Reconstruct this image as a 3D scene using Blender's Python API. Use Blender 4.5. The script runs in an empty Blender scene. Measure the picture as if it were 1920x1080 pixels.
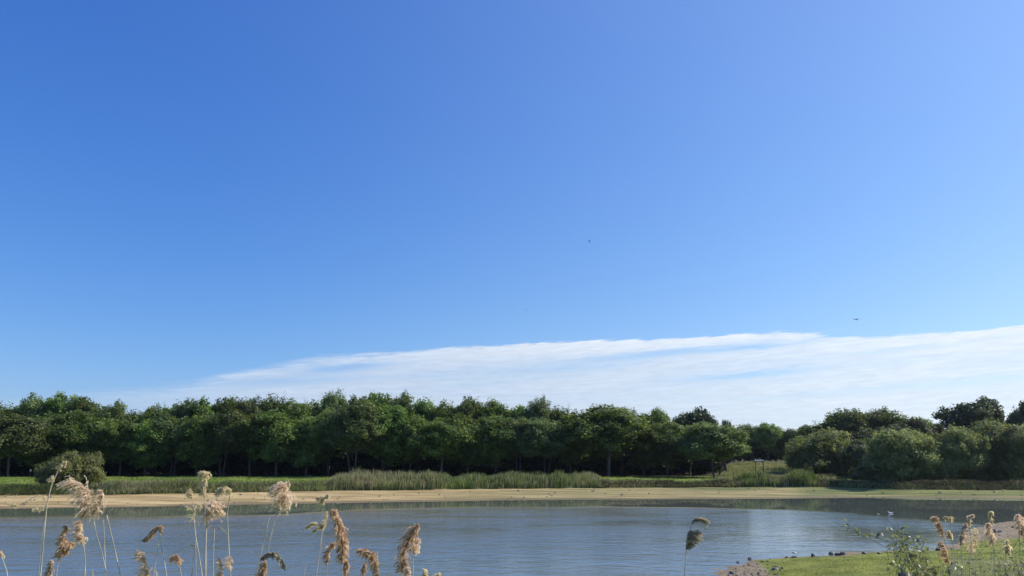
import bpy, math, random
import numpy as np
from mathutils import Vector

R = math.radians
sc = bpy.context.scene
# ------------------------------------------------------------------ camera
CAM_Z = 4.5
F = 1478.0                      # focal length in pixels of the 1920 px wide photo
PITCH = math.atan(315 / F)      # horizon line at row 855
cam_d = bpy.data.cameras.new("camera")
cam_d.sensor_width = 36.0
cam_d.lens = F / 1920 * 36
cam_d.clip_start = 0.1
cam_d.clip_end = 12000
cam = bpy.data.objects.new("camera", cam_d)
sc.collection.objects.link(cam)
cam.location = (0, 0, CAM_Z)
cam.rotation_euler = (math.pi / 2 + PITCH, 0, 0)
sc.camera = cam


def ray(px, py):
    v = (540 - py) / F
    u = (px - 960) / F
    return (u, math.cos(PITCH) - v * math.sin(PITCH), math.sin(PITCH) + v * math.cos(PITCH))


def at_y(px, py, Y):
    """world point at forward distance Y seen at that row and column"""
    d = ray(px, py)
    t = Y / d[1]
    return np.array((d[0] * t, Y, CAM_Z + d[2] * t))


def at_z(px, py, z=0.0):
    d = ray(px, py)
    t = (z - CAM_Z) / d[2]
    return np.array((d[0] * t, d[1] * t, z))


def azel(px, py):
    d = ray(px, py)
    n = math.sqrt(sum(c * c for c in d))
    return math.atan2(d[0], d[1]), math.asin(d[2] / n)


# ------------------------------------------------------------------ light
SUN_AZ = R(75)        # clockwise from the view direction (+Y)
SUN_EL = R(40)
STR = 0.10
EXPC = 1 / 2 ** 0.35      # sky tones are set for the exposure below
sun_d = bpy.data.lights.new("sun", 'SUN')
sun_d.energy = 5.0
sun_d.angle = R(0.5)
sun_d.color = (1.0, 0.93, 0.80)
sun = bpy.data.objects.new("sun", sun_d)
sc.collection.objects.link(sun)
sdir = Vector((math.sin(SUN_AZ) * math.cos(SUN_EL), math.cos(SUN_AZ) * math.cos(SUN_EL), math.sin(SUN_EL)))
sun.rotation_euler = sdir.to_track_quat('Z', 'Y').to_euler()

world = bpy.data.worlds.new("World")
sc.world = world
world.use_nodes = True
nt = world.node_tree
nt.nodes.clear()


class NB:
    """small node builder"""
    def __init__(s, tree): s.t = tree
    def n(s, typ, **kw):
        nd = s.t.nodes.new(typ)
        for k, v in kw.items(): setattr(nd, k, v)
        return nd
    def l(s, a, b): s.t.links.new(a, b)
    def val(s, sock, v):
        if isinstance(v, bpy.types.NodeSocket): s.l(v, sock)
        else: sock.default_value = v
    def m(s, op, a, b=0.0, c=0.0, clamp=False):
        nd = s.n('ShaderNodeMath', operation=op, use_clamp=clamp)
        for i, v in enumerate((a, b, c)): s.val(nd.inputs[i], v)
        return nd.outputs[0]
    def mr(s, v, a, b, c=0.0, d=1.0, smooth=True):
        nd = s.n('ShaderNodeMapRange')
        nd.interpolation_type = 'SMOOTHSTEP' if smooth else 'LINEAR'
        s.val(nd.inputs[0], v)
        for i, q in enumerate((a, b, c, d)): s.val(nd.inputs[i + 1], q)
        return nd.outputs[0]
    def mix(s, f, a, b, mode='MIX'):
        nd = s.n('ShaderNodeMix', data_type='RGBA', blend_type=mode)
        s.val(nd.inputs[0], f)
        for sock, v in ((nd.inputs[6], a), (nd.inputs[7], b)):
            if isinstance(v, bpy.types.NodeSocket): s.l(v, sock)
            else: sock.default_value = (*v, 1) if len(v) == 3 else v
        return nd.outputs[2]
    def noise(s, vec, scale, detail=4, rough=0.55, dist=0.0):
        nd = s.n('ShaderNodeTexNoise')
        if vec is not None: s.l(vec, nd.inputs['Vector'])
        nd.inputs['Scale'].default_value = scale
        nd.inputs['Detail'].default_value = detail
        nd.inputs['Roughness'].default_value = rough
        nd.inputs['Distortion'].default_value = dist
        return nd.outputs['Fac']
    def comb(s, x, y, z=0.0):
        nd = s.n('ShaderNodeCombineXYZ')
        for i, v in enumerate((x, y, z)): s.val(nd.inputs[i], v)
        return nd.outputs[0]
    def curve(s, v, pts):
        nd = s.n('ShaderNodeFloatCurve')
        s.val(nd.inputs['Value'], v)
        cu = nd.mapping.curves[0]
        cu.points[0].location = pts[0]; cu.points[-1].location = pts[-1]
        for p in pts[1:-1]: cu.points.new(*p)
        for p in cu.points: p.handle_type = 'AUTO_CLAMPED'
        nd.mapping.use_clip = False
        nd.mapping.update()
        return nd.outputs[0]


w = NB(nt)
sky = w.n('ShaderNodeTexSky', sky_type='NISHITA')
sky.sun_disc = False
sky.sun_elevation = SUN_EL
sky.sun_rotation = SUN_AZ
sky.altitude = 0
sky.air_density = 1.0
sky.dust_density = 0.6
sky.ozone_density = 3.0
ssp = w.n('ShaderNodeSeparateColor'); w.l(sky.outputs[0], ssp.inputs[0])
def tonech(o, p_, k_):                       # the deeper, cleaner blue of the photographed air
    return w.m('MULTIPLY', w.m('POWER', w.m('MULTIPLY', o, STR), p_), k_ * EXPC / STR)
scc = w.n('ShaderNodeCombineColor')
w.l(tonech(ssp.outputs[0], 1.30, 1.05), scc.inputs[0]); w.l(tonech(ssp.outputs[1], 1.0, 1.04), scc.inputs[1]); w.l(tonech(ssp.outputs[2], 0.65, 1.25), scc.inputs[2])
tc = w.n('ShaderNodeTexCoord')
sp = w.n('ShaderNodeSeparateXYZ'); w.l(tc.outputs['Generated'], sp.inputs[0])
az = w.m('ARCTAN2', sp.outputs[0], sp.outputs[1])
el = w.m('ARCSINE', sp.outputs[2])
dt = w.n('ShaderNodeVectorMath', operation='DOT_PRODUCT')
tc0 = w.n('ShaderNodeTexCoord'); w.l(tc0.outputs['Generated'], dt.inputs[0]); dt.inputs[1].default_value = tuple(sdir)
glow = w.m('POWER', w.m('MAXIMUM', dt.outputs['Value'], 0.0), 2.0)        # bright air on the sun's side
gl = w.m('MULTIPLY', glow, 0.17 * EXPC / STR)
low = w.m('MULTIPLY', w.m('EXPONENT', w.m('MULTIPLY', w.m('MAXIMUM', el, 0.0), -7.0)), w.mr(az, R(-25), R(5), 0.0, 0.11 * EXPC / STR))
skyc = w.mix(1.0, scc.outputs[0], w.comb(w.m('ADD', gl, low), w.m('ADD', w.m('MULTIPLY', gl, 1.1), low), w.m('MULTIPLY', gl, 1.05)), 'ADD')
AZ0, AZ1, ELM = R(-60), R(60), R(20)
azn = w.mr(az, AZ0, AZ1, smooth=False)


def cp(px, py):
    a, e = azel(px, py)
    return ((a - AZ0) / (AZ1 - AZ0), e / ELM)


edge_px = [(-700, 800), (0, 745), (150, 727), (330, 716), (420, 694), (500, 679), (600, 663), (750, 655), (950, 644), (1100, 639),
           (1300, 629), (1450, 622), (1620, 627), (1750, 620), (1920, 607), (2300, 585), (2900, 570)]
edge = w.m('MULTIPLY', w.curve(azn, [cp(*p) for p in edge_px]), ELM)
el_s = w.m('MULTIPLY_ADD', az, -0.055, el)                   # the streaks climb gently to the right
v1 = w.comb(w.m('MULTIPLY', az, 3.2), w.m('MULTIPLY', el_s, 55.0))
v2 = w.comb(w.m('MULTIPLY', az, 30.0), w.m('MULTIPLY', el_s, 260.0))
n1 = w.noise(v1, 1.0, 6, 0.6, 0.9)
n2 = w.noise(v2, 1.0, 5, 0.65, 0.3)
wob = w.m('ADD', w.m('MULTIPLY', w.m('SUBTRACT', n1, 0.5), 0.016), w.m('MULTIPLY', w.m('SUBTRACT', n2, 0.5), 0.013))
below = w.m('SUBTRACT', w.m('ADD', edge, wob), el)           # > 0 inside the cloud
left_soft = w.mr(az, azel(350, 700)[0], azel(1000, 700)[0])
softw = w.m('MULTIPLY_ADD', left_soft, -0.012, 0.016)
mask = w.mr(below, 0.0, softw)
dens = w.mr(az, azel(60, 700)[0], azel(620, 700)[0], 0.27, 0.94)
streak = w.m('ADD', w.mr(n1, 0.36, 0.60, 0.80, 1.0), w.m('MULTIPLY', w.m('SUBTRACT', n2, 0.5), 0.22))
mask = w.m('MULTIPLY', w.m('MULTIPLY', mask, dens), streak)


def gap(px, py, wpx, hpx, strength, slope=0.055):
    a, e = azel(px, py)
    da = w.m('SUBTRACT', az, a)
    de = w.m('SUBTRACT', w.m('SUBTRACT', el, e), w.m('MULTIPLY', da, slope))
    de = w.m('ADD', de, w.m('MULTIPLY', w.m('SUBTRACT', n2, 0.5), 0.012))
    g = w.m('ADD', w.m('POWER', w.m('ABSOLUTE', w.m('DIVIDE', da, wpx / F)), 2.0), w.m('POWER', w.m('ABSOLUTE', w.m('DIVIDE', de, hpx / F)), 2.0))
    return w.m('MULTIPLY', w.m('EXPONENT', w.m('MULTIPLY', g, -1.0)), strength)


gs = [gap(1230, 664, 180, 8, 0.70, 0.075), gap(1420, 651, 90, 5, 0.7), gap(640, 690, 90, 9, 0.8, 0.1), gap(1400, 703, 120, 7, 0.9), gap(1860, 712, 150, 9, 0.6),
      gap(1690, 655, 130, 4, 0.35), gap(530, 715, 160, 9, 0.55), gap(1570, 629, 55, 3.0, 0.6), gap(1080, 690, 160, 5, 0.35), gap(1560, 735, 160, 6, 0.35)]
tot = gs[0]
for g in gs[1:]: tot = w.m('ADD', tot, g)
mask = w.m('MULTIPLY', mask, w.m('SUBTRACT', 1.0, tot, clamp=True))
# thin high wisps over the main sheet
hw = w.comb(w.m('MULTIPLY', az, 4.0), w.m('MULTIPLY', el_s, 60.0), 3.3)
nh = w.noise(hw, 1.0, 4, 0.6)
wisp = w.m('MULTIPLY', w.mr(nh, 0.62, 0.85), w.mr(w.m('SUBTRACT', w.m('ADD', edge, 0.012), el), -0.01, 0.0, 0.0, 0.35))
wisp = w.m('MULTIPLY', wisp, left_soft)
mask = w.m('MAXIMUM', mask, wisp)
tone = w.mr(az, azel(700, 700)[0], azel(1900, 700)[0])
ccol = w.mix(tone, (0.6 * EXPC / STR, 0.71 * EXPC / STR, 0.88 * EXPC / STR), (0.8 * EXPC / STR, 0.9 * EXPC / STR, 1.02 * EXPC / STR))
nearedge = w.m('MULTIPLY', w.mr(below, 0.0, 0.035, 1.0, 0.0), w.mr(az, azel(500, 700)[0], azel(1500, 700)[0], 0.25, 1.0))
ccol = w.mix(w.m('MULTIPLY', nearedge, 0.8), ccol, (0.93 * EXPC / STR, 0.98 * EXPC / STR, 1.04 * EXPC / STR))
ctex = w.mr(n2, 0.3, 0.7, 0.93, 1.04)
ccol = w.mix(1.0, ccol, w.comb(ctex, ctex, ctex), 'MULTIPLY')
# clouds only above the ground line
col = w.mix(mask, skyc, ccol)
bg = w.n('ShaderNodeBackground'); w.l(col, bg.inputs[0]); bg.inputs[1].default_value = STR
wo = w.n('ShaderNodeOutputWorld'); w.l(bg.outputs[0], wo.inputs[0])

sc.view_settings.view_transform = 'Standard'
sc.view_settings.look = 'None'
sc.view_settings.exposure = 0.35
sc.view_settings.gamma = 1.0
sc.cycles.max_bounces = 6
sc.cycles.diffuse_bounces = 3
sc.cycles.transmission_bounces = 3
sc.cycles.transparent_max_bounces = 4

# ------------------------------------------------------------------ helpers
COL = sc.collection


def mesh_obj(name, V, Fc, mat, parent=None, smooth=False, loops=None, attrs=None, matidx=None):
    """V (n,3) array; Fc (m,k) array of equal sized faces or a list of arrays"""
    me = bpy.data.meshes.new(name)
    V = np.asarray(V, dtype=np.float32)
    if isinstance(Fc, np.ndarray): Fc = [Fc]
    Fc = [f for f in Fc if len(f)]
    me.vertices.add(len(V)); me.vertices.foreach_set('co', V.ravel())
    nl = sum(f.size for f in Fc); npoly = sum(len(f) for f in Fc)
    me.loops.add(nl); me.polygons.add(npoly)
    me.loops.foreach_set('vertex_index', np.concatenate([f.ravel() for f in Fc]).astype(np.int32))
    tot = np.concatenate([np.full(len(f), f.shape[1]) for f in Fc])
    st = np.concatenate(([0], np.cumsum(tot)[:-1]))
    me.polygons.foreach_set('loop_start', st.astype(np.int32))
    if smooth: me.polygons.foreach_set('use_smooth', np.ones(npoly, dtype=bool))
    for m in (mat if isinstance(mat, (list, tuple)) else [mat]): me.materials.append(m)
    if matidx is not None: me.polygons.foreach_set('material_index', np.asarray(matidx, dtype=np.int32))
    if attrs:
        for k, a in attrs.items():
            at = me.attributes.new(k, 'FLOAT', 'POINT'); at.data.foreach_set('value', np.asarray(a, dtype=np.float32))
    me.update(calc_edges=True)
    me.validate()
    o = bpy.data.objects.new(name, me)
    COL.objects.link(o)
    if parent is not None: o.parent = parent
    return o


def empty(name, loc, label, cat, group=None):
    o = bpy.data.objects.new(name, None)
    COL.objects.link(o)
    o.location = loc
    o.empty_display_size = 0.2
    o['label'] = label; o['category'] = cat
    if group: o['group'] = group
    return o


def tag(o, label=None, cat=None, group=None, kind=None):
    if label: o['label'] = label
    if cat: o['category'] = cat
    if group: o['group'] = group
    if kind: o['kind'] = kind
    return o


def tubes(specs, sides=6):
    """specs: list of (points (n,3), radii (n)); one mesh of capped tubes"""
    VV, FF, base = [], [], 0
    for pts, rad in specs:
        pts = np.asarray(pts, float); n = len(pts)
        rad = np.broadcast_to(np.asarray(rad, float), (n,))
        tan = np.gradient(pts, axis=0)
        tan /= np.linalg.norm(tan, axis=1)[:, None] + 1e-9
        ref = np.array((0, 1.0, 0)) if abs(tan[0][1]) < 0.9 else np.array((1.0, 0, 0))
        a = np.cross(tan, ref); a /= np.linalg.norm(a, axis=1)[:, None] + 1e-9
        b = np.cross(tan, a)
        th = np.arange(sides) / sides * 2 * math.pi
        ring = pts[:, None, :] + rad[:, None, None] * (a[:, None, :] * np.cos(th)[None, :, None] + b[:, None, :] * np.sin(th)[None, :, None])
        VV.append(ring.reshape(-1, 3))
        i = np.arange(n - 1)[:, None] * sides; j = np.arange(sides)[None, :]; k = (j + 1) % sides
        q = np.stack([i + j, i + k, i + k + sides, i + j + sides], -1).reshape(-1, 4) + base
        FF.append(q)
        base += n * sides
    V = np.concatenate(VV)
    q = np.concatenate(FF)
    return V, q


def smooth_line(pts, n):
    """Catmull style resampling of a short polyline"""
    pts = np.asarray(pts, float)
    if len(pts) < 3:
        t = np.linspace(0, 1, n)[:, None]
        return pts[0] * (1 - t) + pts[-1] * t
    s = np.concatenate(([0], np.cumsum(np.linalg.norm(np.diff(pts, axis=0), axis=1))))
    m = np.gradient(pts, s, axis=0)
    x = np.linspace(0, s[-1], n)
    i = np.clip(np.searchsorted(s, x, side='right') - 1, 0, len(s) - 2)
    h = (s[i + 1] - s[i])[:, None]; t = (x - s[i])[:, None] / h
    return ((2 * t**3 - 3 * t**2 + 1) * pts[i] + (t**3 - 2 * t**2 + t) * h * m[i] + (-2 * t**3 + 3 * t**2) * pts[i + 1] + (t**3 - t**2) * h * m[i + 1])


def quads(P, A, B):
    """P centres, A and B half vectors -> leaf shaped quads (pointed both ends along A)"""
    n = len(P)
    V = np.stack([P - A, P + B - A * 0.1, P + A, P - B - A * 0.1], 1).reshape(-1, 3)
    return V, np.arange(4 * n).reshape(-1, 4)


def unit(v):
    return v / (np.linalg.norm(v, axis=-1, keepdims=True) + 1e-9)


# ------------------------------------------------------------------ materials
def new_mat(name):
    m = bpy.data.materials.new(name); m.use_nodes = True
    m.node_tree.nodes.clear()
    b = NB(m.node_tree)
    out = b.n('ShaderNodeOutputMaterial')
    return m, b, out


def leaf_mat(name, c1, c2, trans=0.35, nscale=0.5, rough=0.6, spec=0.25, rnd=0.3, tcol=None, tint=0.0, hue=0.028):
    m, b, out = new_mat(name)
    t = b.n('ShaderNodeTexCoord')
    oi = b.n('ShaderNodeObjectInfo')
    off = b.n('ShaderNodeVectorMath', operation='ADD')
    b.l(t.outputs['Object'], off.inputs[0])
    b.l(b.comb(b.m('MULTIPLY', oi.outputs['Random'], 40), 0.0, 0.0), off.inputs[1])
    f = b.noise(off.outputs[0], nscale, 4, 0.6)
    f2 = b.noise(off.outputs[0], nscale * 9, 2, 0.5)
    fac = b.m('ADD', b.mr(f, 0.3, 0.7), b.m('MULTIPLY', b.m('SUBTRACT', f2, 0.5), 0.9), clamp=True)
    if tint:
        ta = b.n('ShaderNodeAttribute', attribute_name='tint')
        fac = b.m('ADD', b.m('MULTIPLY', fac, 1 - tint), b.m('MULTIPLY', ta.outputs['Fac'], tint), clamp=True)
    col = b.mix(fac, c1, c2)
    hs = b.n('ShaderNodeHueSaturation')
    b.l(col, hs.inputs['Color'])
    b.l(b.mr(oi.outputs['Random'], 0, 1, 1 - rnd, 1 + rnd, False), hs.inputs['Value'])
    b.l(b.m('MULTIPLY_ADD', oi.outputs['Random'], hue, 0.5 - hue * 0.3), hs.inputs['Hue'])
    p = b.n('ShaderNodeBsdfPrincipled')
    b.l(hs.outputs[0], p.inputs['Base Color'])
    p.inputs['Roughness'].default_value = rough
    p.inputs['Specular IOR Level'].default_value = spec
    tr = b.n('ShaderNodeBsdfTranslucent')
    b.l(b.mix(1.0, hs.outputs[0], tcol or (1.5, 1.35, 0.6), 'MULTIPLY'), tr.inputs[0])
    ms = b.n('ShaderNodeMixShader'); ms.inputs[0].default_value = trans
    b.l(p.outputs[0], ms.inputs[1]); b.l(tr.outputs[0], ms.inputs[2])
    b.l(ms.outputs[0], out.inputs[0])
    return m


def solid_mat(name, c1, c2, nscale=8, rough=0.8, bump=0.3, stretch=(1, 1, 1), spec=0.3):
    m, b, out = new_mat(name)
    t = b.n('ShaderNodeTexCoord'); mp = b.n('ShaderNodeMapping')
    mp.inputs['Scale'].default_value = stretch
    b.l(t.outputs['Object'], mp.inputs[0])
    f = b.noise(mp.outputs[0], nscale, 6, 0.65)
    p = b.n('ShaderNodeBsdfPrincipled')
    b.l(b.mix(b.mr(f, 0.32, 0.68), c1, c2), p.inputs['Base Color'])
    p.inputs['Roughness'].default_value = rough
    p.inputs['Specular IOR Level'].default_value = spec
    if bump:
        bp = b.n('ShaderNodeBump'); bp.inputs['Strength'].default_value = bump; bp.inputs['Distance'].default_value = 0.05
        b.l(f, bp.inputs['Height']); b.l(bp.outputs[0], p.inputs['Normal'])
    b.l(p.outputs[0], out.inputs[0])
    return m


M_BROAD = leaf_mat('broad_leaves', (0.036, 0.076, 0.020), (0.205, 0.275, 0.068), 0.38, 0.35, tint=0.6)
M_BROAD2 = leaf_mat('grey_green_leaves', (0.050, 0.082, 0.032), (0.190, 0.240, 0.085), 0.34, 0.35, tint=0.6)
M_OAK = leaf_mat('oak_leaves', (0.028, 0.048, 0.022), (0.085, 0.110, 0.045), 0.25, 0.35, tint=0.6)
M_WILLOW = leaf_mat('willow_leaves', (0.125, 0.165, 0.068), (0.350, 0.405, 0.165), 0.45, 0.5, tint=0.6, tcol=(1.3, 1.2, 0.7))
M_WILLOW_DARK = leaf_mat('sallow_leaves', (0.040, 0.062, 0.030), (0.150, 0.180, 0.080), 0.30, 0.5, tint=0.6)  # darker copy of the willow leaves for the rear crowns
M_UNDER_SHADE = leaf_mat('undergrowth_shade_leaves', (0.014, 0.024, 0.010), (0.035, 0.050, 0.020), 0.2, 0.5, tint=0.5)  # near-black leaves, the wood's inner shade put into their colour
M_BUSH = leaf_mat('bush_leaves', (0.085, 0.105, 0.042), (0.250, 0.265, 0.110), 0.38, 0.5, tint=0.6)
M_BARK = solid_mat('bark', (0.045, 0.040, 0.036), (0.12, 0.110, 0.095), 3, 0.9, 0.6, (4, 4, 0.6))
M_REEDG = leaf_mat('reed_green', (0.055, 0.105, 0.028), (0.180, 0.245, 0.068), 0.42, 0.9, rnd=0.0)
M_REEDT = leaf_mat('reed_straw', (0.28, 0.25, 0.15), (0.50, 0.45, 0.29), 0.4, 1.5, rnd=0.0, tcol=(1.1, 1.0, 0.8))
M_SCRUB_SHADE = leaf_mat('bank_scrub', (0.040, 0.040, 0.028), (0.120, 0.110, 0.075), 0.25, 1.5, rnd=0.0)  # scrub brown-grey, also used to paint shade on the outer bank strips
M_PLUME = leaf_mat('plume_tan', (0.42, 0.32, 0.23), (0.97, 0.86, 0.70), 0.58, 22, rough=0.75, rnd=0.06, tint=0.75, hue=0.0, tcol=(1.1, 1.0, 0.9))
M_PLUMEP = leaf_mat('plume_pale', (0.52, 0.43, 0.28), (0.96, 0.88, 0.66), 0.58, 22, rough=0.75, rnd=0.04, tint=0.75, hue=0.0, tcol=(1.0, 0.95, 0.8))
M_PLUMED = leaf_mat('plume_brown', (0.30, 0.205, 0.135), (0.94, 0.78, 0.60), 0.55, 22, rough=0.75, rnd=0.06, tint=0.75, hue=0.0, tcol=(1.05, 0.9, 0.7))
M_PLUMEK = leaf_mat('plume_dark', (0.09, 0.075, 0.055), (0.70, 0.62, 0.48), 0.35, 26, rough=0.75, rnd=0.04, tint=0.75, hue=0.0, tcol=(1.05, 0.95, 0.8))
M_STEM = solid_mat('reed_stem', (0.28, 0.24, 0.17), (0.58, 0.52, 0.40), 30, 0.55, 0.1, (1, 1, 0.15))
M_LEAFN = leaf_mat('shrub_leaf', (0.075, 0.098, 0.055), (0.30, 0.34, 0.20), 0.30, 20, rough=0.45, spec=0.45, rnd=0.05)
M_TWIG = solid_mat('twig', (0.06, 0.05, 0.04), (0.15, 0.12, 0.09), 30, 0.7, 0.2)
M_ROCK = solid_mat('rock', (0.045, 0.042, 0.038), (0.20, 0.185, 0.16), 6, 0.85, 0.8)
M_ROCKL = solid_mat('pale_rock', (0.20, 0.19, 0.17), (0.50, 0.48, 0.43), 6, 0.85, 0.8)
M_WOOD = solid_mat('dark_wood', (0.05, 0.045, 0.04), (0.10, 0.085, 0.07), 10, 0.8, 0.3, (1, 1, 0.2))
M_WHITE = solid_mat('white_paint', (0.72, 0.72, 0.70), (0.82, 0.82, 0.80), 5, 0.5, 0.0)
M_BIRD = solid_mat('dark_feathers', (0.03, 0.03, 0.035), (0.07, 0.07, 0.08), 20, 0.7, 0.0)
M_BIRDM = solid_mat('mauve_feathers', (0.10, 0.08, 0.095), (0.16, 0.13, 0.15), 20, 0.8, 0.0)
M_BIRDW = solid_mat('white_feathers', (0.70, 0.70, 0.68), (0.82, 0.82, 0.80), 20, 0.7, 0.0)

# ------------------------------------------------------------------ terrain
# far shoreline and top of the bare beach, as world curves
shore_px = [(-900, 975), (-200, 957), (0, 954), (240, 951), (480, 946), (720, 942), (960, 938), (1200, 936.5), (1440, 935.5), (1680, 932.5), (1920, 933.5), (2300, 936), (2900, 940)]
top_px = [(-900, 940), (-200, 930), (0, 928.5), (240, 927), (480, 922.5), (640, 920), (960, 916.5), (1200, 914), (1440, 913), (1560, 913.5), (1700, 917.5), (1920, 919), (2300, 920), (2900, 922)]
SH = np.array([at_z(x, y, 0.0) for x, y in shore_px])
TP = np.array([at_z(x, y, 0.6) for x, y in top_px])


def y_shore(X): return np.interp(X, SH[:, 0], SH[:, 1])
def y_top(X): return np.interp(X, TP[:, 0], TP[:, 1])


def vnoise(x, y, seed=0):
    """smooth value noise, numpy"""
    xi = np.floor(x).astype(np.int64); yi = np.floor(y).astype(np.int64)
    xf = x - xi; yf = y - yi
    def h(a, b):
        v = (a * 374761393 + b * 668265263 + seed * 1442695041) & 0xffffffff
        v = ((v ^ (v >> 13)) * 1274126177) & 0xffffffff
        return ((v ^ (v >> 16)) & 0xffff) / 65535.0
    u = xf * xf * (3 - 2 * xf); v = yf * yf * (3 - 2 * yf)
    return (h(xi, yi) * (1 - u) + h(xi + 1, yi) * u) * (1 - v) + (h(xi, yi + 1) * (1 - u) + h(xi + 1, yi + 1) * u) * v


def sst(x, a, b):
    t = np.clip((x - a) / (b - a), 0, 1)
    return t * t * (3 - 2 * t)


# the near grassy spit on the right
spit_px = [(1440, 1300), (1405, 1160), (1380, 1100), (1370, 1081), (1368, 1076), (1384, 1066), (1405, 1057), (1425, 1052), (1462, 1050), (1500, 1047), (1560, 1043), (1620, 1039), (1680, 1036), (1740, 1033.5), (1785, 1031),
           (1808, 1022), (1822, 1008), (1845, 993), (1880, 982), (1925, 977), (2000, 971), (2200, 962), (2600, 955)]
SPX = np.array([at_z(x, y, 0.0)[:2] for x, y in spit_px])
SPX = np.vstack([[SPX[0][0] - 0.4, 6], SPX, [160, SPX[-1][1]], [160, 6]])


def spit_dist(X, Y):
    """signed distance, positive on land"""
    shp = X.shape; P = np.stack([X.ravel(), Y.ravel()], 1)
    best = np.full(len(P), 1e9); inside = np.zeros(len(P), bool)
    n = len(SPX)
    for i in range(n):
        a = SPX[i]; b = SPX[(i + 1) % n]; ab = b - a
        t = np.clip(((P - a) @ ab) / (ab @ ab), 0, 1)
        d = np.hypot(*(P - a - t[:, None] * ab).T)
        best = np.minimum(best, d)
        cond = (a[1] > P[:, 1]) != (b[1] > P[:, 1])
        with np.errstate(divide='ignore', invalid='ignore'):
            xi = (b[0] - a[0]) * (P[:, 1] - a[1]) / (b[1] - a[1] + 1e-12) + a[0]
        inside ^= cond & (P[:, 0] < xi)
    return (np.where(inside, best, -best)).reshape(shp)


def height(X, Y):
    X = np.asarray(X, float); Y = np.asarray(Y, float)
    ys = y_shore(X); yt = y_top(X)
    lump = vnoise(X * 0.5, Y * 0.8, 3) - 0.5
    fine = vnoise(X * 2.1, Y * 2.1, 5) - 0.5
    t = (Y - ys) / np.maximum(yt - ys, 1)
    beach = np.where(t < 0, np.maximum(t * 0.8, -0.8), 0.6 * np.clip(t, 0, 1)) + (lump * 0.10 + fine * 0.03) * sst(t, -0.2, 0.6)
    edge = yt + 0.6 * (vnoise(X * 0.7, X * 0 + 2, 9) - 0.5)
    lawn = 0.62 * sst(Y - edge, 0.0, 0.9) + 0.10 * sst(Y, 95, 130) + (lump * 0.12) * sst(Y - edge, 0, 3)
    r = X / np.maximum(Y, 1)
    mead = sst(r, 0.245, 0.285) * sst(Y, 112, 178) * 1.62
    back = sst(Y, 175, 300) * 3.0 * (1 - sst(r, 0.245, 0.285))
    far = beach + lawn + mead + back
    near = 2.9 - 0.2 * (Y - 1)
    near = np.clip(near, -0.8, 2.9) + 0.08 * lump
    z = np.maximum(far, near)
    return z


def axis(*segs):
    out = []
    for a, b, s in segs: out.append(np.arange(a, b, s))
    out.append([segs[-1][1]])
    return np.concatenate(out)


gx = axis((-6000, -1000, 1000), (-1000, -200, 80), (-200, -90, 5), (-90, 6, 0.6), (6, 44, 0.3), (44, 100, 0.6), (100, 200, 5), (200, 1000, 80), (1000, 6000, 1000))
gy = axis((-300, -20, 40), (-20, 18, 1.2), (18, 62, 0.3), (62, 70, 0.5), (70, 104, 0.22), (104, 136, 0.8), (136, 320, 4), (320, 1000, 60), (1000, 7000, 1000))
GX, GY = np.meshgrid(gx, gy)
GZ = height(GX, GY)
sd = np.full(GX.shape, -50.0)
sel = (GX > 2) & (GX < 170) & (GY < 75) & (GY > 4)
sd[sel] = spit_dist(GX[sel], GY[sel])
sd += np.where(sel, (vnoise(GX * 1.6, GY * 1.6, 21) - 0.5) * 0.7 + (vnoise(GX * 0.5, GY * 0.5, 22) - 0.5) * 0.6, 0)
sp_h = np.where(sd > 0, 0.05 + 0.34 * (1 - np.exp(-np.maximum(sd, 0) / 5)), 0.05 + sd * 0.12) + np.where(sd > 0.2, (vnoise(GX * 1.4, GY * 1.4, 8) - 0.5) * 0.06 + (vnoise(GX * 4, GY * 4, 18) - 0.5) * 0.025, 0)
sp_h = np.maximum(sp_h, -0.8)
GZ = np.where(sel, np.maximum(GZ, sp_h), GZ)
ny_, nx_ = GX.shape
# masks per vertex
t_b = (GY - y_shore(GX)) / np.maximum(y_top(GX) - y_shore(GX), 1)
rr = GX / np.maximum(GY, 1)


def _green():
    # green film over the beach, stronger toward the right and near its top there
    g = 0.12 + sst(GX, -16, 10) * 0.85
    g = g * (0.55 + 0.8 * (vnoise(GX * 0.12, GY * 0.7, 31) - 0.3))
    g += sst(rr, 0.36, 0.46) * 0.5 * sst(t_b, 0.35, 0.6)
    g += 0.25 * sst(vnoise(GX * 0.15, GY * 0.6, 44), 0.6, 0.8)
    return np.clip(g, 0, 1)


beach_green = _green()
growth = np.clip(1.5 * sst(rr, 0.32, 0.40) * sst(t_b, 0.12, 0.3) + sst(GX, 4, 20) * sst(t_b + 0.5 * (vnoise(GX * 0.2, GY * 0.5, 61) - 0.5), 0.6, 0.9) * 0.7, 0, 1) * (0.5 + 0.8 * vnoise(GX * 0.3, GY * 1.0, 62))  # green growth, also standing in for willow shade on the upper right beach
growth = np.clip(growth, 0, 1)
spit_mud = 1 - sst(sd, 0.5, 2.2)
spit_mud = np.maximum(spit_mud * (0.25 + 0.75 * (1 - sst(GX, 9.4, 10.8))), 0)
spit_mud = np.maximum(spit_mud, sst(GY - 0.0 * GX, 41, 47))                     # brown mud beyond the green on the right
spit_mud = np.maximum(spit_mud, 0.6 * (1 - sst(GY + 3 * (vnoise(GX * 0.5, GY * 0.5, 99) - 0.5), 31.5, 37)) * sst(GX, 15, 21))
spit_mud = np.maximum(spit_mud, 1 - sst(sd, 0.05, 0.35))
spit_mud = np.clip(spit_mud + (vnoise(GX * 0.9, GY * 0.9, 55) - 0.5) * 0.4 * (spit_mud > 0.05), 0, 1)
mead_m = sst(rr, 0.25, 0.285) * sst(GY, 112, 122)
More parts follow.
